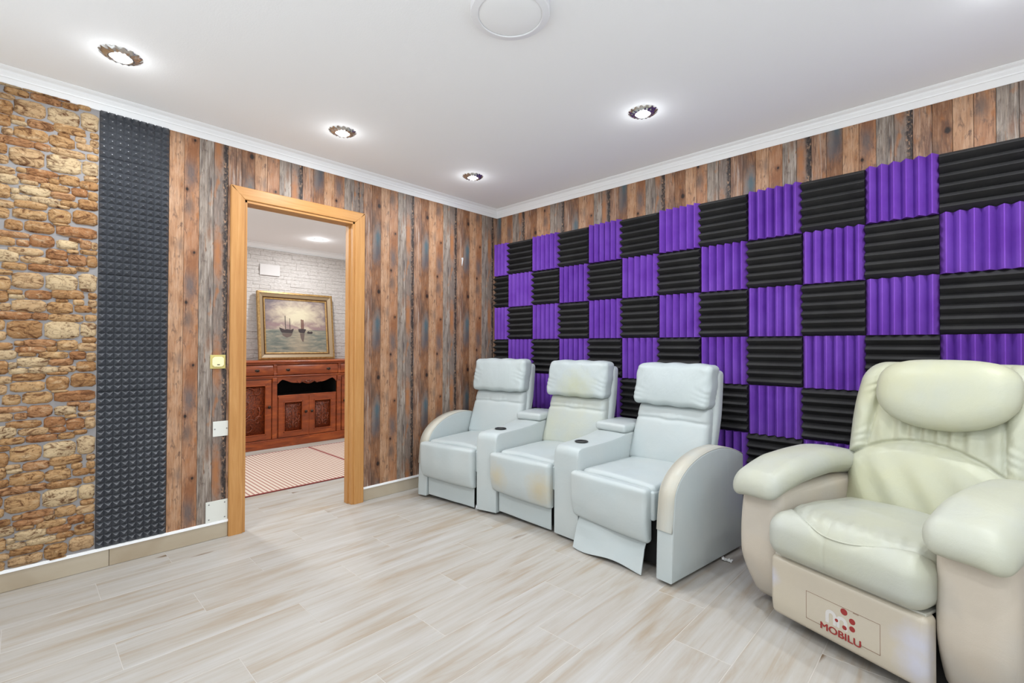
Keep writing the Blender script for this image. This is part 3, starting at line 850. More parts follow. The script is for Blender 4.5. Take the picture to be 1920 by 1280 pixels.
# checkerboard of wedge tiles
COLX = [0.004] + [0.187 + 0.2997 * i for i in range(13)]
COLX.append(RX)
ROWZ = [2.1336 - 0.3011 * i for i in range(7)] + [0.108]
def wedge_tile(wx, wz, full_w=0.2985, teeth=6):
    """ridges run along z, teeth across x; back at y = 0, peaks toward -y"""
    pitch = full_w / teeth
    xs, ds = [], []
    base, peak, fl = 0.005, 0.051, 0.0020
    n = max(1, round(wx / pitch)); pitch = wx / n
    for i in range(n):
        a = -wx / 2 + i * pitch
        xs += [a, a + pitch / 2 - fl, a + pitch / 2 + fl]; ds += [base, peak, peak]
    xs.append(wx / 2); ds.append(base)
    m_ = len(xs)
    NZ = 4
    V, F = [], []
    for k in range(NZ + 1):
        zz = -wz / 2 + wz * k / NZ
        for x, d in zip(xs, ds): V.append((x, -d, zz))
    for k in range(NZ):
        for i in range(m_ - 1):
            F.append((k * m_ + i, k * m_ + i + 1, (k + 1) * m_ + i + 1, (k + 1) * m_ + i))
    bk = len(V)
    for k in (0, NZ):
        zz = -wz / 2 + wz * k / NZ
        for x in xs: V.append((x, 0.0, zz))
    for i in range(m_ - 1):
        F.append((i, bk + i, bk + i + 1, i + 1))
        t = NZ * m_
        F.append((t + i, t + i + 1, bk + m_ + i + 1, bk + m_ + i))
    F.append(tuple([k * m_ for k in range(NZ + 1)] + [bk + m_, bk]))
    F.append(tuple([bk + m_ - 1, bk + 2 * m_ - 1] + [k * m_ + m_ - 1 for k in range(NZ, -1, -1)]))
    return V, F
ROWN = ['top row', 'second row', 'third row', 'fourth row', 'fifth row', 'sixth row', 'lowest row']
COLN = ['column against the corner', 'second column from the corner', 'third column from the corner', 'fourth column from the corner', 'fifth column from the corner', 'sixth column from the corner', 'seventh column from the corner', 'eighth column from the corner', 'ninth column from the corner', 'tenth column from the corner', 'eleventh column from the corner', 'twelfth column from the corner', 'thirteenth column from the corner', 'fourteenth column from the corner']
wm = {}
rs = random.Random(5)
for r_ in range(7):
    for c_ in range(14):
        x0, x1 = COLX[c_], COLX[c_ + 1]
        z1, z0 = ROWZ[r_], ROWZ[r_ + 1]
        wx, wz = x1 - x0 - 0.0012, z1 - z0 - 0.0012
        purple = (r_ + c_) % 2 == 0
        kind = 'purple' if purple else 'black'
        key = (kind, round(wx, 3), round(wz, 3))
        if key not in wm:
            vf = wedge_tile(wx, wz) if purple else wedge_tile(wz, wx)
            if not purple:      # ridges run along x
                vf = ([(-p[2], p[1], p[0]) for p in vf[0]], vf[1])
            wm[key] = new_mesh('foam_tile', *vf, MT['foam_' + kind])
        o = link('foam_tile', wm[key], None, ((x0 + x1) / 2 + rs.uniform(-.0003, .0003), -0.0055 if r_ == 0 else -0.0005, (z0 + z1) / 2), (0, rs.uniform(-0.002, 0.002), 0))
        tag(o, '%s wedge foam tile with %s ridges, %s, %s' % (kind, 'upright' if purple else 'level', ROWN[r_], COLN[c_]), 'foam tile', '%s wedge foam tiles on the right wall' % kind)

# ================================================================== SWITCH AND COVER PLATES
e = tag(empty('light_switch', (PT, -2.363, 1.067)), 'cream light switch on a square brass plate beside the doorway', 'switch')
obj('back_plate', soft_box(0.006, 0.082, 0.084, 0.002, m=1, center=(0.003, 0, 0)), MT['brass'], e)
oct_ = [(0.031 * s1, 0.018 * s2) for s1, s2 in ((1, -1), (1, 1))] + [(0.020, 0.030), (-0.020, 0.030)] + [(-0.031, 0.018), (-0.031, -0.018), (-0.020, -0.030), (0.020, -0.030)]
obj('bezel', slab([(y * 1.14, z * 1.14) for y, z in oct_], 0.0055, 0.009, 0.001, 1), MT['brass'], e)
obj('rocker', slab(oct_, 0.0085, 0.013, 0.002, 2), MT['switch_cream'], e)
obj('indicator', slab([(0.008, -0.020), (0.008, -0.015), (-0.006, -0.015), (-0.006, -0.020)], 0.0128, 0.0136), MT['black_plastic'], e)
def cover(y0, y1, z0, z1, scr, label):
    e = tag(empty('cover_plate', (PT, (y0 + y1) / 2, (z0 + z1) / 2)), label, 'cover plate', 'blank cover plates')
    obj('plate', soft_box(0.0035, y1 - y0, z1 - z0, 0.0012, m=1, center=(0.0018, 0, 0)), MT['plate_white'], e)
    for (sy, sz) in scr:
        obj('screw', lathe([(0.0042, 0.0), (0.0042, 0.0010), (0.003, 0.0018), (0.0003, 0.002)], 10), MT['screw'], e, (0.0034, sy * (y1 - y0), sz * (z1 - z0)), (0, PI / 2, 0), smooth=True)
cover(-2.386, -2.305, 0.615, 0.706, [(-0.38, 0.0), (0.40, 0.0)], 'small blank cover plate with two screws at mid height beside the doorway')
cover(-2.420, -2.304, 0.105, 0.229, [(-0.36, 0.36), (0.36, 0.36), (-0.36, -0.36), (0.36, -0.36)], 'larger blank cover plate with four screws just above the skirting')

# ================================================================== THREE-SEAT SOFA
sofa = tag(empty('home_cinema_sofa', (1.2, -0.55, 0)), 'white leather three-seat home cinema sofa with cup holders, in front of the foam tiles', 'sofa')
SO = Vector((1.2, -0.55, 0))
SEATS = [(Vector((0.538, -1.025, 0)), math.radians(9.5)), (Vector((1.187, -0.940, 0)), math.radians(2.0)), (Vector((1.868, -0.965, 0)), math.radians(-5.0))]
def sp_(name, vf, m, F0, th, smooth=True, parent=None):
    """sofa part given in a seat's own frame"""
    return obj(name, vf, m, parent or sofa, tuple(F0 - SO) if parent is None else (0, 0, 0), (0, 0, th) if parent is None else (0, 0, 0), smooth=smooth)
SW = 0.250
REC0, RECZ = 0.530, 0.44          # lower front edge of the back cushion
TA = math.tan(math.radians(17.5))
def lean(V):
    V[:, 1] += (V[:, 2] - RECZ) * TA
    return V
for i, (F0, th) in enumerate(SEATS):
    # foot rest panel
    def f_foot(V, i=i):
        u = V[:, 2] / 0.135
        V[:, 1] += 0.020 * np.clip(-u, 0, 1) ** 2 * (V[:, 1] < 0)     # lower edge tucks in
        x = V[:, 0]
        V[:, 0] = x * (1 - 0.055 * np.clip(-u - 0.3, 0, 1) * (x < 0))
        V[:, 1] -= 0.006 * (1 - (x / 0.27) ** 2) + wob(V, 0.0022, 22, 3 + i)
        V[:, 2] -= 0.012 * (x / 0.27) * (u < 0)
        return V
    vf = soft_box(0.515, 0.072, 0.272, 0.022, (24, 2, 16), 3, (0, 0.010, 0.004), f_foot, (-0.027, 0.036, 0.298))
    sp_('footrest', vf, MT['leather_stain'] if i == 1 else MT['leather'], F0, th)
    # skirt flap below it
    def f_flap(V, i=i):
        t = (0.09 - V[:, 2]) / 0.18
        V[:, 1] += wob(V, 0.004, 14, 20 + i)
        if i == 2:
            V[:, 1] -= 0.075 * np.clip(t, 0, 1) ** 1.5 - 0.012 * np.sin(V[:, 0] * 12)
            V[:, 0] -= 0.010 * np.cos(V[:, 2] * 22)
            V[:, 2] += -0.010 * (V[:, 2] < 0) + 0.008 * np.sin(V[:, 0] * 16 + 1) * (V[:, 2] < 0)
        else:
            V[:, 2] += 0.022 * np.clip(t, 0, 1) * (V[:, 0] / 0.24) * -0.4
        return V
    vf = soft_box(0.452, 0.010, 0.185, 0.004, (24, 1, 12), 2, (0, 0, 0), f_flap, (-0.014, 0.058, 0.115))
    sp_('skirt_flap', vf, MT['leather'], F0, th)
    # dark mechanism box under the seat
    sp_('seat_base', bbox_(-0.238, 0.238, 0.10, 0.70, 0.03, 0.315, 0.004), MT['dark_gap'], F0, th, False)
    # seat cushion
    def f_seat(V, i=i):
        top = V[:, 2] > 0
        V[:, 2] += (wob(V, 0.004, 16, 40 + i) + 0.010 * (1 - (V[:, 0] / 0.25) ** 2)) * top
        return V
    vf = soft_box(0.490, 0.600, 0.150, 0.028, (20, 24, 3), 3, (0, 0, 0.006), f_seat, (0.003, 0.355, 0.372))
    sp_('seat_cushion', vf, MT['leather'], F0, th)
    # side lip seen beside the foot rest
    vf = soft_box(0.030, 0.080, 0.150, 0.012, (1, 2, 4), 2, (0, 0, 0), None, (0.238, 0.085, 0.345))
    sp_('seat_gusset', vf, MT['leather'], F0, th)
    # back shell
    def f_shell(V):
        z = V[:, 2] + 0.68
        V[:, 0] *= 1 - 0.05 * np.clip((z - 0.75) / 0.3, 0, 1)
        V[:, 1] += (z - RECZ) * TA * (1 - 0.20 * np.clip((z - 0.7) / 0.3, 0, 1))
        return V
    vf = soft_box(0.500, 0.085, 0.68, 0.030, (8, 1, 18), 3, (0, 0.004, 0), f_shell, (0.020, REC0 + 0.112, 0.68))
    sp_('back_shell', vf, MT['leather'], F0, th)
    # lower back cushion with a cross seam
    def f_back(V, i=i):
        x, z = V[:, 0], V[:, 2]
        front = V[:, 1] < 0
        V[:, 0] = x * (1 + 0.045 * np.clip(-z / 0.18, -1, 1))
        seam = 0.098 + 0.012 * np.abs(x) / 0.25 * -1 - 0.010 * np.exp(-(x / 0.05) ** 2)
        gro = np.exp(-((z - seam) / 0.009) ** 2)
        fold = 0.0018 * np.sin(x * 95 + 3 * i + 4 * np.sin(x * 17)) * np.exp(-((z - seam - 0.02) / 0.03) ** 2)
        V[:, 1] += front * (0.010 * gro + fold + wob(V, 0.004, 14, 60 + i) - 0.012 * np.clip(1 - (z / 0.2) ** 2, 0, 1) * np.clip(1 - (x / 0.26) ** 2, 0, 1))
        V[:, 2] += -RECZ + RECZ
        V[:, 1] += (V[:, 2] + 0.185) * TA
        return V
    vf = soft_box(0.512, 0.115, 0.375, 0.038, (34, 2, 40), 3, (0, 0.010, 0), f_back, (0.0, REC0 + 0.060, 0.615))
    sp_('back_cushion', vf, MT['leather_back2'] if i == 1 else MT['leather'], F0, th)
    # head pillow
    def f_head(V, i=i):
        x, z = V[:, 0], V[:, 2]
        e_ = np.clip((np.abs(x) - 0.14) / 0.12, 0, 1)
        V[:, 1] += 0.0028 * e_ * np.sin(z * 90 + x * 60 + 5 * np.sin(z * 31 + i)) + wob(V, 0.003, 20, 80 + i)
        V[:, 0] += 0.002 * np.sin(z * 47 + i) * e_
        V[:, 2] += 0.003 * np.sin(x * 40 + i)
        V[:, 1] += z * TA * 0.75
        return V
    vf = soft_box(0.520, 0.130, 0.262, 0.034, (34, 2, 24), 4, (0.004, 0.016, 0.005), f_head, (-0.004, REC0 + 0.158, 0.925))
    sp_('headrest', vf, MT['leather_head2'] if i == 1 else MT['leather_head'], F0, th)

def local(F0, th, x, y):
    return Vector((F0.x + x * math.cos(th) - y * math.sin(th), F0.y + x * math.sin(th) + y * math.cos(th), 0))
def console(iL, iR, w):
    FL, tl = SEATS[iL]; FR, tr = SEATS[iR]
    e = None
    D = 0.80
    # plan corners at depth t (0 front .. 1 back)
    def edge(t, off=0.0, y0=0.035):
        L = local(FL, tl, SW + off, y0 + t * D); R = local(FR, tr, -SW - off, y0 + t * D)
        return L, R
    fy = [0, 0.0, 0.006, 0.020, 0.045, 0.10, 0.2, 0.30, 0.40, 0.48, 0.56, 0.68, 0.80]
    zt = [0.018, 0.505, 0.535, 0.552, 0.560, 0.563, 0.566, 0.571, 0.580, 0.592, 0.598, 0.60, 0.60]
    V, F = [], []
    rows = []
    for y, z in zip(fy, zt):
        L, R = edge(y / D)
        d = (R - L).normalized(); W_ = (R - L).length
        r = 0.016
        pts = []
        if z < 0.1:
            pts = [(0, z)] * 0
        # cross section from lower left over the top to lower right
        q = [(0.0, 0.018), (0.0, z - r), (r * 0.3, z - r * 0.3), (r, z), (W_ / 2, z + 0.003), (W_ - r, z), (W_ - r * 0.3, z - r * 0.3), (W_, z - r), (W_, 0.018)]
        if z < 0.1: q = [(0.0, 0.018)] * 2 + [(0.0, 0.018)] + [(r, 0.018), (W_ / 2, 0.018), (W_ - r, 0.018)] + [(W_, 0.018)] * 3
        rows.append([(L.x + d.x * a - SO.x, L.y + d.y * a - SO.y, zz) for a, zz in q])
    n = len(rows[0])
    # front rounding: narrow first rings
    for rr in rows: V += rr
    for i in range(len(rows) - 1):
        for k in range(n - 1):
            F.append((i * n + k, i * n + k + 1, (i + 1) * n + k + 1, (i + 1) * n + k))
    F.append(tuple((len(rows) - 1) * n + k for k in range(n)))
    F = [tuple(reversed(f)) for f in F]
    body = obj('console_arm', (V, F), MT['leather'], sofa, smooth=False)
    for p in body.data.polygons: p.use_smooth = True
    md = body.modifiers.new('edges', 'EDGE_SPLIT'); md.split_angle = math.radians(40)
    # cup holder
    L, R = edge(0.155 / D); c = (L + R) / 2 - SO
    cup = obj('cup_holder', lathe([(0.040, 0.001), (0.043, 0.004), (0.041, 0.006), (0.037, 0.005), (0.034, 0.0012), (0.0005, 0.001)], 32), MT['black_plastic'], body, (c.x, c.y, 0.568), smooth=True)
    # raised pad between the backs
    L0, R0 = edge(0.47 / D); L1, R1 = edge(0.78 / D)
    w0, w1 = (R0 - L0).length, (R1 - L1).length
    cm = (L0 + R0 + L1 + R1) / 4 - SO
    d = (R0 - L0).normalized(); an = math.atan2(d.y, d.x)
    dp = ((L1 + R1) / 2 - (L0 + R0) / 2).length
    def f_pad(V):
        t = V[:, 1] / dp + 0.5
        V[:, 0] *= (w0 + (w1 - w0) * t) / w0
        return V
    obj('console_pad', soft_box(w0 * 0.98, dp, 0.055, 0.020, (6, 8, 1), 3, (0, 0, 0.008), f_pad), MT['leather'], body, (cm.x, cm.y, 0.622), (0, 0, an), smooth=True)
console(0, 1, 0.13)
console(1, 2, 0.13)

def arm(corner, th, outer):
    """outer arm: profile over (depth, height), 0.095 wide; corner = front left corner on the floor"""
    prof = [(0.0, 0.018), (0.72, 0.018), (0.735, 0.30), (0.735, 0.535)]
    for k in range(7):
        a = k / 6
        prof.append((0.73 - 0.28 * a, 0.548 + 0.067 * math.sin(a * PI / 2)))
    for k in range(1, 13):
        a = PI / 2 * k / 12
        prof.append((0.43 - 0.41 * math.sin(a) ** 1.0, 0.40 + 0.215 * math.cos(a)))
    prof.append((0.008, 0.30))
    prof = [(y, z) for y, z in prof]
    e = obj('armrest', slab(prof, 0, 0.092, 0.010, 3), MT['leather'], sofa, tuple(Vector(corner) - SO), (0, 0, th), smooth=True)
    md = e.modifiers.new('edges', 'EDGE_SPLIT'); md.split_angle = math.radians(50)
    # sewn band over the front and top
    path = [(y, z) for y, z in prof[4:]] + [(0.004, 0.26)]
    V, F = [], []
    n = len(path)
    for i, (y, z) in enumerate(path):
        a, b2 = path[max(i - 1, 0)], path[min(i + 1, n - 1)]
        t = Vector((b2[0] - a[0], b2[1] - a[1])).normalized()
        nx_, nz_ = t.y * -1 * -1, -t.x
        # outward normal (left of travel back->front is up/front)
        ox, oz = -(-t.y), -t.x
        for xx, lift in ((0.006, -0.004), (0.006, 0.0035), (0.046, 0.0045), (0.086, 0.0035), (0.086, -0.004)):
            V.append((xx, y + t.y * lift, z - t.x * lift))
    for i in range(n - 1):
        for k in range(4):
            F.append((i * 5 + k, (i + 1) * 5 + k, (i + 1) * 5 + k + 1, i * 5 + k + 1))
    band = obj('arm_band', (V, F), MT['leather_band'], e, smooth=True)
    for xx in (0.0045, 0.0875):
        obj('piping', tube([(xx, y, z) for y, z in path], 0.0028, 6), MT['leather_band'], band, smooth=True)
    return e
arm((0.196, -1.040, 0), math.radians(11), False)
arm((2.160, -0.995, 0), math.radians(-7), True)
# small metal foot glimpsed under the left seat
F0, th = SEATS[0]
q = local(F0, th, 0.225, 0.07) - SO
obj('foot', lathe([(0.016, 0.0), (0.018, 0.004), (0.012, 0.02), (0.010, 0.035)], 14), MT['chrome'], sofa, (q.x, q.y, 0), smooth=True)

# ================================================================== CREAM RECLINER
RTH = math.radians(-20)
rec = tag(empty('recliner_armchair', (2.930, -1.075, 0), RTH), 'cream leather recliner armchair with padded arms and head pillow, nearest the camera', 'armchair')
def arm_side(s):
    def f(V):
        y, z = V[:, 1] + 0.43, V[:, 2] + 0.285        # depth 0.0..0.86, height 0..0.57
        front = np.clip(1 - y / 0.45, 0, 1)
        u = z / 0.57
        V[:, 1] += front * (0.16 * np.clip(0.42 - u, 0, 1) ** 1.6 * 2.2 - 0.015 * np.sin(u * PI))
        back = np.clip((y - 0.5) / 0.36, 0, 1)
        V[:, 0] += s * (0.018 * np.sin(u * PI) * 1.0 - 0.05 * np.clip(0.35 - u, 0, 1)) * (V[:, 0] * s > 0)
        V[:, 2] += 0.03 * back * 0 + wob(V, 0.003, 9, 5)
        return V
    a = obj('arm_side', soft_box(0.185, 0.80, 0.545, 0.045, (4, 24, 18), 4, (0, 0, 0), f, (s * 0.357, 0.455, 0.295)), MT['beige'], rec, smooth=True)
    def g(V):
        y, z, x = V[:, 1], V[:, 2], V[:, 0]
        t = (y + 0.365) / 0.73                      # 0 front .. 1 back
        wv = 1.0 - 0.16 * np.clip(t - 0.45, 0, 1) - 0.10 * np.clip(0.22 - t, 0, 1) * 3
        V[:, 0] = x * wv
        arc = 0.072 * np.sin(np.clip(t, 0, 1) ** 0.8 * PI * 0.62) - 0.045 * np.clip(t - 0.62, 0, 1) * 2
        droop = -0.022 * np.clip(0.26 - t, 0, 1) / 0.26
        side = -0.030 * (np.clip(s * x / 0.12, -0.2, 1.0) ** 2) * np.sign(np.clip(s * x, 0, 1))
        V[:, 2] = z * (1 + 0.25 * np.clip(0.35 - t, 0, 1)) + arc + droop + side + wob(V, 0.003, 16, 9)
        return V
    p = obj('arm_pad', soft_box(0.235, 0.73, 0.104, 0.050, (10, 30, 2), 5, (0.004, 0.004, 0.012), g, (s * 0.360, 0.355, 0.565)), MT['cream_seat'], rec, smooth=True)
    return a, p
for s in (-1, 1): arm_side(s)
# base box in the dark below
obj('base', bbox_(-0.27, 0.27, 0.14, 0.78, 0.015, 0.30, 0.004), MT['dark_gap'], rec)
# foot rest panel with the printed emblem
def f_panel(V):
    x = V[:, 0]
    V[:, 1] += 0.02 * np.clip(-V[:, 2] / 0.12 - 0.55, 0, 1) * (V[:, 1] < 0) - 0.004 * (1 - (x / 0.27) ** 2) * (V[:, 1] < 0) * 0
    return V
panel = obj('footrest_panel', soft_box(0.545, 0.075, 0.245, 0.022, (16, 1, 10), 4, (0, 0, 0), f_panel, (0, 0.0375, 0.168)), MT['beige_panel'], rec, smooth=True)
obj('panel_edge', bbox_(-0.262, 0.262, 0.02, 0.30, 0.287, 0.297, 0.003), MT['leather_band'], rec)
def text_vf(body, size, extr=0.0004, off=0.0):
    cu = bpy.data.curves.new('lettering', 'FONT')
    cu.body = body; cu.size = size; cu.extrude = extr; cu.align_x = 'CENTER'; cu.offset = off
    t = bpy.data.objects.new('lettering', cu); col.objects.link(t)
    dg = bpy.context.evaluated_depsgraph_get(); dg.update()
    me = bpy.data.meshes.new_from_object(t.evaluated_get(dg))
    V = [tuple(v.co) for v in me.vertices]; F = [tuple(p.vertices) for p in me.polygons]
    bpy.data.objects.remove(t); bpy.data.meshes.remove(me)
    return V, F
def flat(vf, x, z, y=-0.0003):      # text plane xy -> panel plane xz
    return [(p[0] + x, y - p[2], p[1] + z) for p in vf[0]], vf[1]
tv = text_vf('MOBILU', 0.036, 0.0004)
V, F = join(flat(tv, -0.0009, 0.0), flat(tv, 0.0, 0.0008, -0.0004), flat(tv, 0.0009, 0.0, -0.0005))
V = [(x * 1.12, y, z) for x, y, z in V]
o = obj('emblem_lettering', (V, F), MT['logo_red'], panel, (0.008, 0, 0.088)); o['label'] = 'red printed MOBILU lettering'
def disc(x, z, r, y=0.0006, seg=20, sx=1.0):
    V = [(x + sx * r * math.cos(2 * PI * k / seg), -y, z + r * math.sin(2 * PI * k / seg)) for k in range(seg)]
    V += [(p[0], 0.0004, p[2]) for p in V]
    return V, [tuple(range(seg))] + [(k, k + seg, (k + 1) % seg + seg, (k + 1) % seg) for k in range(seg)]
obj('emblem_dots', join(disc(0.022, 0.190, 0.012), disc(0.050, 0.168, 0.0105), disc(-0.004, 0.146, 0.006), disc(0.024, 0.133, 0.008), disc(0.050, 0.141, 0.0098)), MT['logo_red'], panel)['label'] = 'five red printed dots'
def arch(x, z, w_, h_, t, seg=10):
    out = [(x - w_ / 2, z)] + [(x - w_ / 2 * math.cos(PI * k / seg), z + h_ - w_ / 2 + w_ / 2 * math.sin(PI * k / seg)) for k in range(seg + 1)] + [(x + w_ / 2, z)]
    wi = w_ - 2 * t
    inn = [(x - wi / 2, z)] + [(x - wi / 2 * math.cos(PI * k / seg), z + h_ - w_ / 2 + wi / 2 * math.sin(PI * k / seg)) for k in range(seg + 1)] + [(x + wi / 2, z)]
    n = len(out)
    V = [(p[0], -0.0004, p[1]) for p in out] + [(p[0], -0.0004, p[1]) for p in inn]
    return V, [(k, k + 1, n + k + 1, n + k) for k in range(n - 1)]
obj('emblem_arches', join(arch(-0.024, 0.122, 0.040, 0.052, 0.0125), arch(0.014, 0.122, 0.040, 0.046, 0.0125)), MT['logo_white'], panel)['label'] = 'two white printed arches forming a letter m'
bx0, bx1, bz0, bz1 = -0.118, 0.140, 0.098, 0.205
lw = 0.0012
fr_ = []
for (a, b2, c, d) in ((bx0, bx1, bz1 - lw, bz1), (bx0, -0.05, bz0, bz0 + lw), (0.072, bx1, bz0, bz0 + lw), (bx0, bx0 + lw, bz0, bz1), (bx1 - lw, bx1, bz0, bz1)):
    fr_.append(box(a, b2, -0.0004, 0.0002, c, d))
obj('emblem_outline', join(*fr_), MT['logo_line'], panel)['label'] = 'thin printed rectangle around the emblem'
V, F = flat(text_vf('\u2022\u2022\u2022\u2022\u2022', 0.011), 0.062, 0.198)
obj('emblem_small_print', (V, F), MT['logo_line'], panel)
SEAM = lambda x: -0.288 + 2.3 * x ** 2 * (1 - 0.3 * (x > 0))
# seat cushion
def f_rseat(V):
    x, y, z = V[:, 0], V[:, 1], V[:, 2]       # y -0.29 front .. 0.29 back
    top = np.clip(z / 0.07, 0, 1)
    V[:, 2] += top * (0.022 * np.clip(1 - (x / 0.28) ** 2, 0, 1) + wob(V, 0.004, 20, 21))
    s_arc = SEAM(x)
    dd = (y - s_arc)
    V[:, 2] += top * (-0.011 * np.exp(-(dd / 0.007) ** 2) + 0.010 * np.clip(dd / 0.06, 0, 1) - 0.006 * np.exp(-((dd + 0.012) / 0.01) ** 2) * 0)
    V[:, 2] += top * 0.0025 * np.sin(x * 130 + 40 * y) * np.exp(-((dd - 0.05) / 0.05) ** 2)
    fr = np.clip((-y - 0.20) / 0.09, 0, 1)
    V[:, 1] -= fr * 0.012 * np.sin(np.clip((z + 0.09) / 0.18, 0, 1) * PI)
    V[:, 1] += fr * 0.004 * np.exp(-((x + 0.03) / 0.004) ** 2)
    V[:, 2] -= 0.018 * np.clip((y) / 0.29, 0, 1) * top
    return V
svf = soft_box(0.555, 0.58, 0.178, 0.062, (70, 56, 4), 6, (0, 0, 0.004), f_rseat, (0, 0.262, 0.382))
seat_c = obj('seat_cushion', svf, MT['cream_seat'], rec, smooth=True)
SV = np.array(svf[0]); SV = SV[SV[:, 2] > 0.40]
path = []
for xx in np.linspace(-0.235, 0.255, 50):
    yy = SEAM(xx) + 0.262
    k = np.argmin((SV[:, 0] - xx) ** 2 + (SV[:, 1] - yy) ** 2)
    path.append((xx, yy, SV[k, 2]))
path = np.array(path)
for _ in range(6): path[1:-1, 2] = (path[:-2, 2] + path[1:-1, 2] + path[2:, 2]) / 3
obj('seam_piping', tube([tuple(p_) for p_ in path], 0.0035, 6), MT['cream_seat'], seat_c, smooth=True)
# backrest
BT = math.tan(math.radians(17))
def f_rback(V):
    x, y, z = V[:, 0].copy(), V[:, 1].copy(), V[:, 2].copy()     # z -0.36..0.36
    v = (z + 0.36) / 0.72
    wd_ = 1.0 - 0.07 * np.clip((v - 0.7) / 0.3, 0, 1) ** 1.5 - 0.10 * np.clip(0.6 - v, 0, 1)
    V[:, 0] = x * wd_
    f = (y < 0.02)
    seam = 0.02 - 1.25 * x ** 2 - 0.06 * x                      # arched waist seam
    dz = z - seam
    low = np.clip(-dz / 0.04, 0, 1)
    bul = -0.040 * low * np.clip(1 - ((z + 0.16) / 0.24) ** 2, 0, 1) * np.clip(1 - (x / 0.34) ** 4, 0, 1)
    gro = 0.014 * np.exp(-(dz / 0.008) ** 2)
    sx = 0.215 + 0.05 * np.clip((0.2 - z) / 0.4, 0, 1)          # side wing seams above the waist
    up = np.clip(dz / 0.02, 0, 1)
    gro2 = 0.012 * np.exp(-((np.abs(x) - sx) / 0.008) ** 2) * up
    wing = -0.018 * np.clip((np.abs(x) - sx) / 0.03, 0, 1) * up * np.clip((0.36 - np.abs(x)) / 0.06, 0, 1)
    fold = 0.008 * np.sin(x * 70 + 8 * np.sin(x * 9) + 6 * z) * np.exp(-((dz - 0.06) / 0.06) ** 2) * np.clip((sx - np.abs(x)) / 0.03, 0, 1)
    fold += 0.0025 * np.sin(z * 80 + np.abs(x) * 90 + 6 * np.sin(z * 23)) * np.clip((np.abs(x) - sx + 0.005) / 0.02, 0, 1) * up * np.exp(-((np.abs(x) - sx - 0.02) / 0.05) ** 2)
    fold += 0.006 * np.sin((x + 0.6 * z) * 42 + 1.0) * low * np.exp(-((z + 0.20) / 0.13) ** 2)
    V[:, 1] += f * (bul + gro + gro2 + wing + fold + wob(V, 0.004, 10, 33))
    V[:, 1] += (z + 0.36) * BT
    return V
obj('backrest', soft_box(0.690, 0.20, 0.720, 0.092, (84, 2, 90), 6, (0, 0.010, 0), f_rback, (0.022, 0.610, 0.735)), MT['cream'], rec, smooth=True)
# head pillow: flat top, elliptical lower edge
def f_pil(V):
    x, y, z = V[:, 0].copy(), V[:, 1].copy(), V[:, 2].copy()
    return V
def pillow_vf():
    nu, nv = 60, 26
    V, F = [], []
    a, hb, ht, dpt = 0.245, 0.158, 0.138, 0.074
    def prof(ph):   # outline
        c_, s_ = math.cos(ph), math.sin(ph)
        p = 3.2 if s_ > 0 else 2.15
        k = (abs(c_) ** p + abs(s_) ** p) ** (-1 / p)
        return a * c_ * k, (ht if s_ > 0 else hb) * s_ * k
    rings = []
    for j in range(nv + 1):
        t = -PI / 2 + PI * j / nv
        yy = dpt * math.sin(t)
        s = max(1e-4, math.cos(t)) ** 0.62
        ring = []
        for i in range(nu):
            x, z = prof(2 * PI * i / nu)
            e_ = s
            wr = 0.004 * math.sin(i * 1.9) * (s ** 3) * (0.5 + 0.5 * math.sin(t * 3)) if (x > 0.14 and z < 0) else 0.0015 * math.sin(i * 2.3) * s ** 4
            ring.append((x * e_ * (1 + wr), yy, z * e_ * (1 + wr)))
        rings.append(ring)
    for r_ in rings: V += r_
    for j in range(nv):
        for i in range(nu):
            i2 = (i + 1) % nu
            F.append((j * nu + i, j * nu + i2, (j + 1) * nu + i2, (j + 1) * nu + i))
    F.append(tuple(range(nu))[::-1]); F.append(tuple(nv * nu + i for i in range(nu)))
    V = [(x, y + z * BT * 0.9, z) for x, y, z in V]
    return V, F
obj('head_pillow', pillow_vf(), MT['cream'], rec, (0.055, 0.655, 0.975), smooth=True)

# ================================================================== ROOM BEHIND THE DOOR
# rug
rug = tag(empty('striped_rug', (-1.435, -1.0, 0.0)), 'cream rug with fine red stripes on the floor in front of the buffet', 'rug')
obj('weave', soft_box(1.45, 2.4, 0.007, 0.002, (2, 2, 1), 1, center=(0, 0, 0.004)), MT['rug'], rug)
obj('red_band', bbox_(-0.725, 0.725, 0.095, 0.122, 0.006, 0.0085, 0.0008), MT['rug_band'], rug)
obj('bound_edge', bbox_(0.715, 0.730, -1.2, 1.2, 0.001, 0.0090, 0.0012), MT['rug_band'], rug)
obj('bound_edge', bbox_(-0.730, -0.718, -1.2, 1.2, 0.001, 0.0090, 0.0012), MT['rug_band'], rug)

# carved buffet
BX = -2.43           # front face
BY0, BY1 = -1.93, 0.36
MID = (-1.16 - 0.41) / 2
buf = tag(empty('carved_buffet', (-2.66, MID, 0)), 'reddish carved wooden buffet against the far wall, seen through the doorway', 'buffet')
BO = Vector((-2.66, MID, 0))
def bp(name, vf, m='cherry', parent=None, smooth=False):
    vf = ([(p[0] - BO.x, p[1] - BO.y, p[2]) for p in vf[0]], vf[1])
    return obj(name, vf, MT[m], parent or buf, smooth=smooth)
yL, yR = -1.16, -0.41
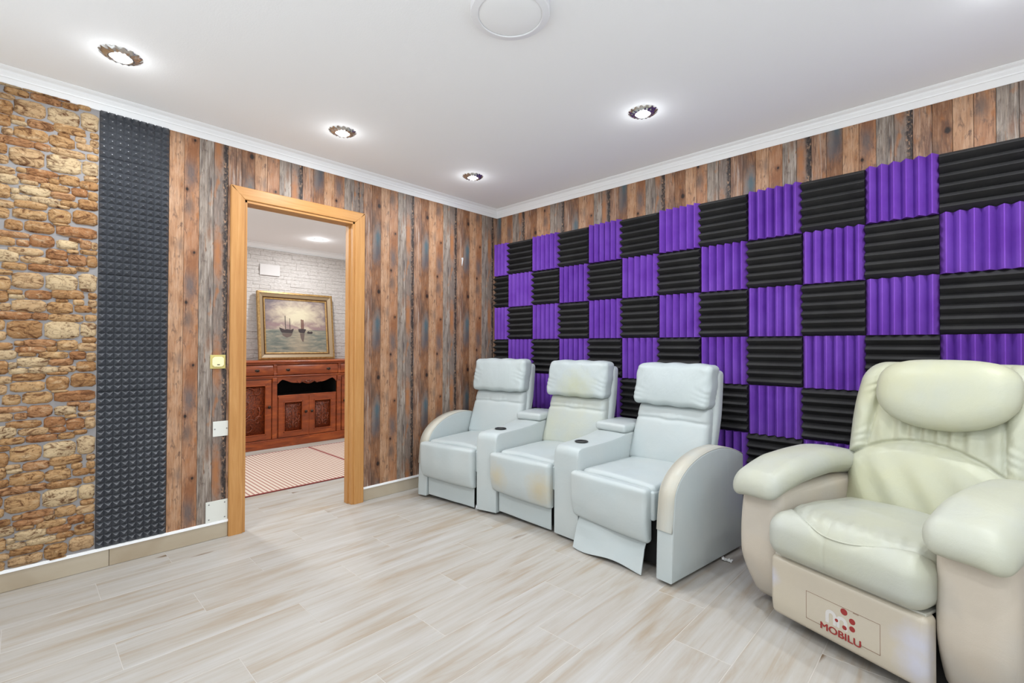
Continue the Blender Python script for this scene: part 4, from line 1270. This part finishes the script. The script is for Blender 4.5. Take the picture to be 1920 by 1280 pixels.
# carcass with an open niche in the middle
bp('body', join(bbox_(-2.90, BX - 0.012, BY0, yL - 0.0, 0.09, 0.955), bbox_(-2.90, BX - 0.012, yR, BY1, 0.09, 0.955), bbox_(-2.90, BX - 0.012, yL, yR, 0.09, 0.575), bbox_(-2.90, BX - 0.012, yL, yR, 0.80, 0.955)))
bp('niche_shade', join(box(-2.895, -2.885, yL + 0.001, yR - 0.001, 0.576, 0.80), box(-2.89, BX - 0.03, yL + 0.001, yL + 0.008, 0.576, 0.80), box(-2.89, BX - 0.03, yR - 0.008, yR - 0.001, 0.576, 0.80), box(-2.89, BX - 0.03, yL, yR, 0.576, 0.580), box(-2.89, BX - 0.03, yL, yR, 0.795, 0.7995)), 'dark_gap')  # niche shade put in as near-black sheets on every inner face
bp('plinth', join(bbox_(-2.90, BX + 0.022, BY0 - 0.01, BY1 + 0.01, 0.0, 0.082, 0.003), bbox_(-2.90, BX + 0.012, BY0 - 0.005, BY1 + 0.005, 0.080, 0.098, 0.006)))
bp('top', join(bbox_(-2.92, BX + 0.035, BY0 - 0.025, BY1 + 0.025, 0.968, 0.992, 0.008), bbox_(-2.91, BX + 0.022, BY0 - 0.012, BY1 + 0.012, 0.950, 0.969, 0.006)))
bp('moulding', join(bbox_(-2.90, BX + 0.020, BY0 - 0.006, BY1 + 0.006, 0.806, 0.820, 0.006), bbox_(-2.90, BX + 0.008, BY0 - 0.003, BY1 + 0.003, 0.790, 0.807, 0.005)))
def pull(y, z, parent, x):
    V, F = lathe([(0.026, 0), (0.024, 0.004), (0.012, 0.008), (0.001, 0.010)], 16)
    plate = ([(x + p[2], y + p[0], z + p[1] * 0.55) for p in V], F)
    ring = tube([(x + 0.012, y + 0.017 * math.cos(t), z - 0.004 + 0.011 * math.sin(t)) for t in [PI + PI * k / 8 for k in range(9)]], 0.0028, 6)
    bp('handle', join(plate, ring), 'antique_knob', parent, True)
for (a, b2, hs) in ((BY0 + 0.02, -1.185, (-1.70, -1.36)), (-1.150, -0.420, (-1.030, -0.545)), (-0.385, BY1 - 0.02, (-0.20, 0.14))):
    def f_dr(V): 
        V[:, 0] += 0.012 * np.cos(V[:, 2] / 0.055 * PI / 2)
        return V
    d = bp('drawer', soft_box(0.03, b2 - a, 0.118, 0.008, (1, 2, 6), 2, (0, 0, 0), f_dr, (BX - 0.004, (a + b2) / 2, 0.884)), 'cherry', None, True)
    for h_ in hs: pull(h_, 0.885, d, BX + 0.022)
for yy in (-1.168, -0.402):
    bp('pilaster', join(bbox_(BX - 0.02, BX + 0.016, yy - 0.016, yy + 0.016, 0.825, 0.948, 0.003), bbox_(BX - 0.02, BX + 0.024, yy - 0.02, yy + 0.02, 0.835, 0.85, 0.004), bbox_(BX - 0.02, BX + 0.024, yy - 0.02, yy + 0.02, 0.925, 0.94, 0.004)))
    bp('stile', join(bbox_(BX - 0.02, BX + 0.008, yy - 0.026, yy + 0.026, 0.10, 0.80, 0.003), bbox_(BX - 0.02, BX + 0.018, yy - 0.024, yy + 0.024, 0.745, 0.80, 0.006)))
# scalloped apron above the niche
n = 40
up_, lo_ = [], []
for k in range(n + 1):
    t = -1 + 2 * k / n
    y = MID + t * 0.352
    a = abs(t)
    z = 0.752 + 0.022 * math.cos(a * PI * 2.2) * (a > 0.32) - 0.040 * math.exp(-(a / 0.20) ** 2) - 0.022 * math.exp(-((a - 0.30) / 0.05) ** 2) - 0.045 * max(0, (a - 0.86) / 0.14)
    up_.append((y, 0.80)); lo_.append((y, min(z, 0.79)))
V = []
F = []
for x in (BX - 0.016, BX + 0.004):
    for (y, z), (y2, z2) in zip(up_, lo_): V += [(x, y, z), (x, y2, z2)]
s = 2 * (n + 1)
for k in range(n):
    i = 2 * k
    F += [(i, i + 1, i + 3, i + 2), (s + i, s + i + 2, s + i + 3, s + i + 1), (i + 1, s + i + 1, s + i + 3, i + 3)]
ap = bp('apron', (V, F))
shell = []
for k in range(7):
    a = PI + PI * (k + 0.5) / 7
    shell.append(tube([(BX + 0.006, MID + 0.008 * math.cos(a), 0.752 + 0.008 * math.sin(a)), (BX + 0.012, MID + 0.03 * math.cos(a), 0.752 + 0.026 * math.sin(a)), (BX + 0.006, MID + 0.046 * math.cos(a), 0.752 + 0.036 * math.sin(a))], [0.004, 0.008, 0.005], 6))
for sg in (-1, 1):
    shell.append(tube([(BX + 0.006, MID + sg * (0.045 + 0.09 * t / 8), 0.738 + 0.012 * math.sin(t * 0.9)) for t in range(9)], 0.006, 6))
bp('carved_shell', join(*shell), 'cherry_carved', ap, True)
def scrolls(y0, y1, z0, z1, x):
    """carved vine growing out of a vase, mirrored"""
    cy, w_, h_ = (y0 + y1) / 2, (y1 - y0) / 2, z1 - z0
    parts = []
    def P(u, v): return (x, cy + u * w_, z0 + v * h_)
    for sg in (-1, 1):
        for (u0, v0, r, turn, dirn) in ((0.42, 0.80, 0.30, 1.5, 1), (0.55, 0.45, 0.32, 1.6, -1), (0.45, 0.16, 0.28, 1.5, 1), (0.72, 0.92, 0.18, 1.2, -1), (0.78, 0.28, 0.16, 1.2, 1), (0.25, 0.62, 0.2, 1.2, -1)):
            pts, rd = [], []
            for k in range(17):
                t = k / 16
                an = dirn * (t * turn * 2 * PI * 0.75) + 0.6
                rr = r * (1 - 0.8 * t)
                u = u0 + rr * math.cos(an); v = v0 + rr * math.sin(an) * w_ / h_ * 1.3
                pts.append(P(sg * min(max(u, 0.0), 0.97), min(max(v, 0.02), 0.98))); rd.append(0.0065 * (1 - 0.5 * t))
            parts.append(tube(pts, rd, 6))
    parts.append(tube([P(0, v) for v in np.linspace(0.1, 0.92, 8)], [0.01, 0.018, 0.012, 0.008, 0.02, 0.014, 0.009, 0.004], 8))
    parts.append(tube([P(-0.5 + t, 0.42 - 0.16 * math.sin(t * PI)) for t in np.linspace(0, 1, 12)], 0.006, 6))
    return join(*parts)
def cab_door(a, b2, z0, z1, knob):
    w_ = 0.055
    fr_ = join(bbox_(BX - 0.014, BX + 0.008, a, a + w_, z0, z1), bbox_(BX - 0.014, BX + 0.008, b2 - w_, b2, z0, z1), bbox_(BX - 0.014, BX + 0.008, a + w_ - 0.002, b2 - w_ + 0.002, z0, z0 + w_), bbox_(BX - 0.014, BX + 0.008, a + w_ - 0.002, b2 - w_ + 0.002, z1 - w_, z1))
    d = bp('door', fr_)
    bp('carved_panel', join(box(BX - 0.016, BX - 0.008, a + w_, b2 - w_, z0 + w_, z1 - w_), scrolls(a + w_ + 0.022, b2 - w_ - 0.022, z0 + w_ + 0.02, z1 - w_ - 0.02, BX - 0.006)), 'cherry_carved', d, True)
    q = 0.012
    i0, i1, j0, j1 = a + w_ - 0.001, b2 - w_ + 0.001, z0 + w_ - 0.001, z1 - w_ + 0.001
    bp('bead', join(bbox_(BX - 0.012, BX + 0.013, i0, i0 + q, j0, j1), bbox_(BX - 0.012, BX + 0.013, i1 - q, i1, j0, j1), bbox_(BX - 0.012, BX + 0.013, i0, i1, j0, j0 + q), bbox_(BX - 0.012, BX + 0.013, i0, i1, j1 - q, j1)), 'cherry', d)
    V, F = lathe([(0.006, 0), (0.006, 0.010), (0.016, 0.016), (0.018, 0.022), (0.013, 0.029), (0.001, 0.032)], 16)
    bp('knob', ([(BX + 0.008 + p[2], knob[0] + p[0], knob[1] + p[1]) for p in V], F), 'antique_knob', d, True)
cab_door(-1.125, MID - 0.010, 0.105, 0.570, (MID - 0.036, 0.385))
cab_door(MID + 0.010, -0.445, 0.105, 0.570, (MID + 0.036, 0.385))
cab_door(BY0 + 0.03, -1.205, 0.105, 0.775, (-1.232, 0.470))
cab_door(-0.365, BY1 - 0.03, 0.105, 0.775, (-0.338, 0.480))
bp('rail', join(bbox_(BX - 0.014, BX + 0.006, yL + 0.026, yR - 0.026, 0.570, 0.592, 0.003), bbox_(BX - 0.014, BX + 0.004, MID - 0.010, MID + 0.010, 0.10, 0.575, 0.003)))

# leaning picture
PWD, PHT = 0.925, 0.835
pic = empty('framed_painting', (FX + 0.158, -0.765, 0.993))
pic.rotation_euler = (0, -math.atan2(0.10, PHT), 0)
tag(pic, 'gilt-framed seascape painting of two sailing boats leaning on the buffet', 'painting')
def rect_frame(w0, h0, w1, h1, x0, x1, xi):
    """mitred frame: outer w0 x h0, inner w1 x h1; front at x1 outside, xi inside"""
    c = PHT / 2
    def ring(w_, h_, x): return [(x, -w_ / 2, c - h_ / 2), (x, w_ / 2, c - h_ / 2), (x, w_ / 2, c + h_ / 2), (x, -w_ / 2, c + h_ / 2)]
    V = ring(w0, h0, x0) + ring(w0, h0, x1) + ring(w1, h1, xi) + ring(w1, h1, x0)
    F = []
    for r_ in range(3):
        for k in range(4):
            k2 = (k + 1) % 4
            F.append((r_ * 4 + k, r_ * 4 + k2, (r_ + 1) * 4 + k2, (r_ + 1) * 4 + k))
    for k in range(4):
        k2 = (k + 1) % 4
        F.append((12 + k, 12 + k2, k2, k))
    return V, F
obj('frame', rect_frame(PWD, PHT, PWD - 0.045, PHT - 0.045, 0, 0.045, 0.052), MT['gilt'], pic)
obj('frame_cove', rect_frame(PWD - 0.044, PHT - 0.044, PWD - 0.125, PHT - 0.125, 0, 0.046, 0.026), MT['gilt_pale'], pic)
obj('frame_step', rect_frame(PWD - 0.124, PHT - 0.124, PWD - 0.150, PHT - 0.150, 0, 0.028, 0.016), MT['gilt_dark'], pic)
obj('frame_slip', rect_frame(PWD - 0.149, PHT - 0.149, PWD - 0.180, PHT - 0.180, 0, 0.022, 0.018), MT['gilt'], pic)
cv = obj('canvas', box(0, 0.012, -(PWD - 0.18) / 2, (PWD - 0.18) / 2, -(PHT - 0.18) / 2, (PHT - 0.18) / 2), MT['canvas'], pic, (0, 0, PHT / 2))
def flatpoly(pts, x=0.0122, t=0.0006):
    n = len(pts)
    V = [(x + t, y, z) for y, z in pts] + [(x - 0.001, y, z) for y, z in pts]
    return V, [tuple(range(n))] + [(k, k + n, (k + 1) % n + n, (k + 1) % n) for k in range(n)]
# boats (y to the right, z up, canvas centre at 0)
hull1 = flatpoly([(-0.215, -0.02), (-0.20, -0.065), (-0.185, -0.085), (-0.06, -0.09), (-0.045, -0.055), (-0.04, -0.03), (-0.075, -0.045), (-0.12, -0.038), (-0.15, -0.045), (-0.19, -0.028)])
hull2 = flatpoly([(0.015, -0.035), (0.02, -0.07), (0.04, -0.085), (0.09, -0.088), (0.105, -0.06), (0.115, -0.035), (0.07, -0.03)])
skiff = flatpoly([(0.125, -0.07), (0.13, -0.092), (0.19, -0.092), (0.20, -0.07), (0.185, -0.062), (0.16, -0.068), (0.145, -0.058)])
def boxp(y0, y1, z0, z1): return flatpoly([(y0, z0), (y1, z0), (y1, z1), (y0, z1)])
obj('painted_boat', join(hull1, boxp(-0.143, -0.135, -0.04, 0.13), boxp(-0.088, -0.081, -0.04, 0.10)), MT['boat_paint'], cv)['label'] = 'painted two-masted boat'
b2_ = obj('painted_boat', join(hull2), MT['boat_paint'], cv); b2_['label'] = 'painted boat with tall brown sails'
obj('painted_sails', join(boxp(0.052, 0.066, -0.03, 0.09), boxp(0.070, 0.086, -0.03, 0.085)), MT['mast_paint'], cv)
obj('painted_boat', join(skiff), MT['boat_paint'], cv)['label'] = 'small painted rowing boat'
obj('painted_reflection', join(flatpoly([(-0.185, -0.091), (-0.175, -0.12), (-0.13, -0.145), (-0.08, -0.13), (-0.055, -0.092)], t=0.0003), flatpoly([(0.035, -0.09), (0.045, -0.15), (0.06, -0.19), (0.075, -0.20), (0.085, -0.15), (0.095, -0.09)], t=0.0003)), MT['reflection_paint'], cv)

# blank plate on the far wall
o = obj('wall_cover', soft_box(0.008, 0.235, 0.135, 0.003, m=1), MT['plate_far'], None, (FX + 0.036, -1.06, 2.095))
tag(o, 'white rectangular blank cover high on the ledger stone wall', 'cover plate')

# paper scraps on the floor
def scrap(loc, size, seed, label):
    rs2 = np.random.RandomState(seed)
    nx, ny = 7, 5
    V, F = [], []
    for i in range(nx):
        for j in range(ny):
            V.append((size * (i / (nx - 1) - 0.5) + rs2.normal() * size * 0.04, size * 0.6 * (j / (ny - 1) - 0.5) + rs2.normal() * size * 0.04, 0.002 + abs(rs2.normal()) * size * 0.16))
    for i in range(nx - 1):
        for j in range(ny - 1):
            F.append((i * ny + j, (i + 1) * ny + j, (i + 1) * ny + j + 1, i * ny + j + 1))
    o = obj('paper_scrap', (V, F), MT['paper'], None, loc)
    md = o.modifiers.new('thickness', 'SOLIDIFY'); md.thickness = 0.0006
    tag(o, label, 'scrap', 'torn paper scraps on the floor')
scrap((2.335, -0.52, 0.001), 0.05, 1, 'torn white paper scrap on the floor beside the right sofa arm')
scrap((1.628, -0.90, 0.001), 0.05, 2, 'torn white paper scrap under the right cup holder console')
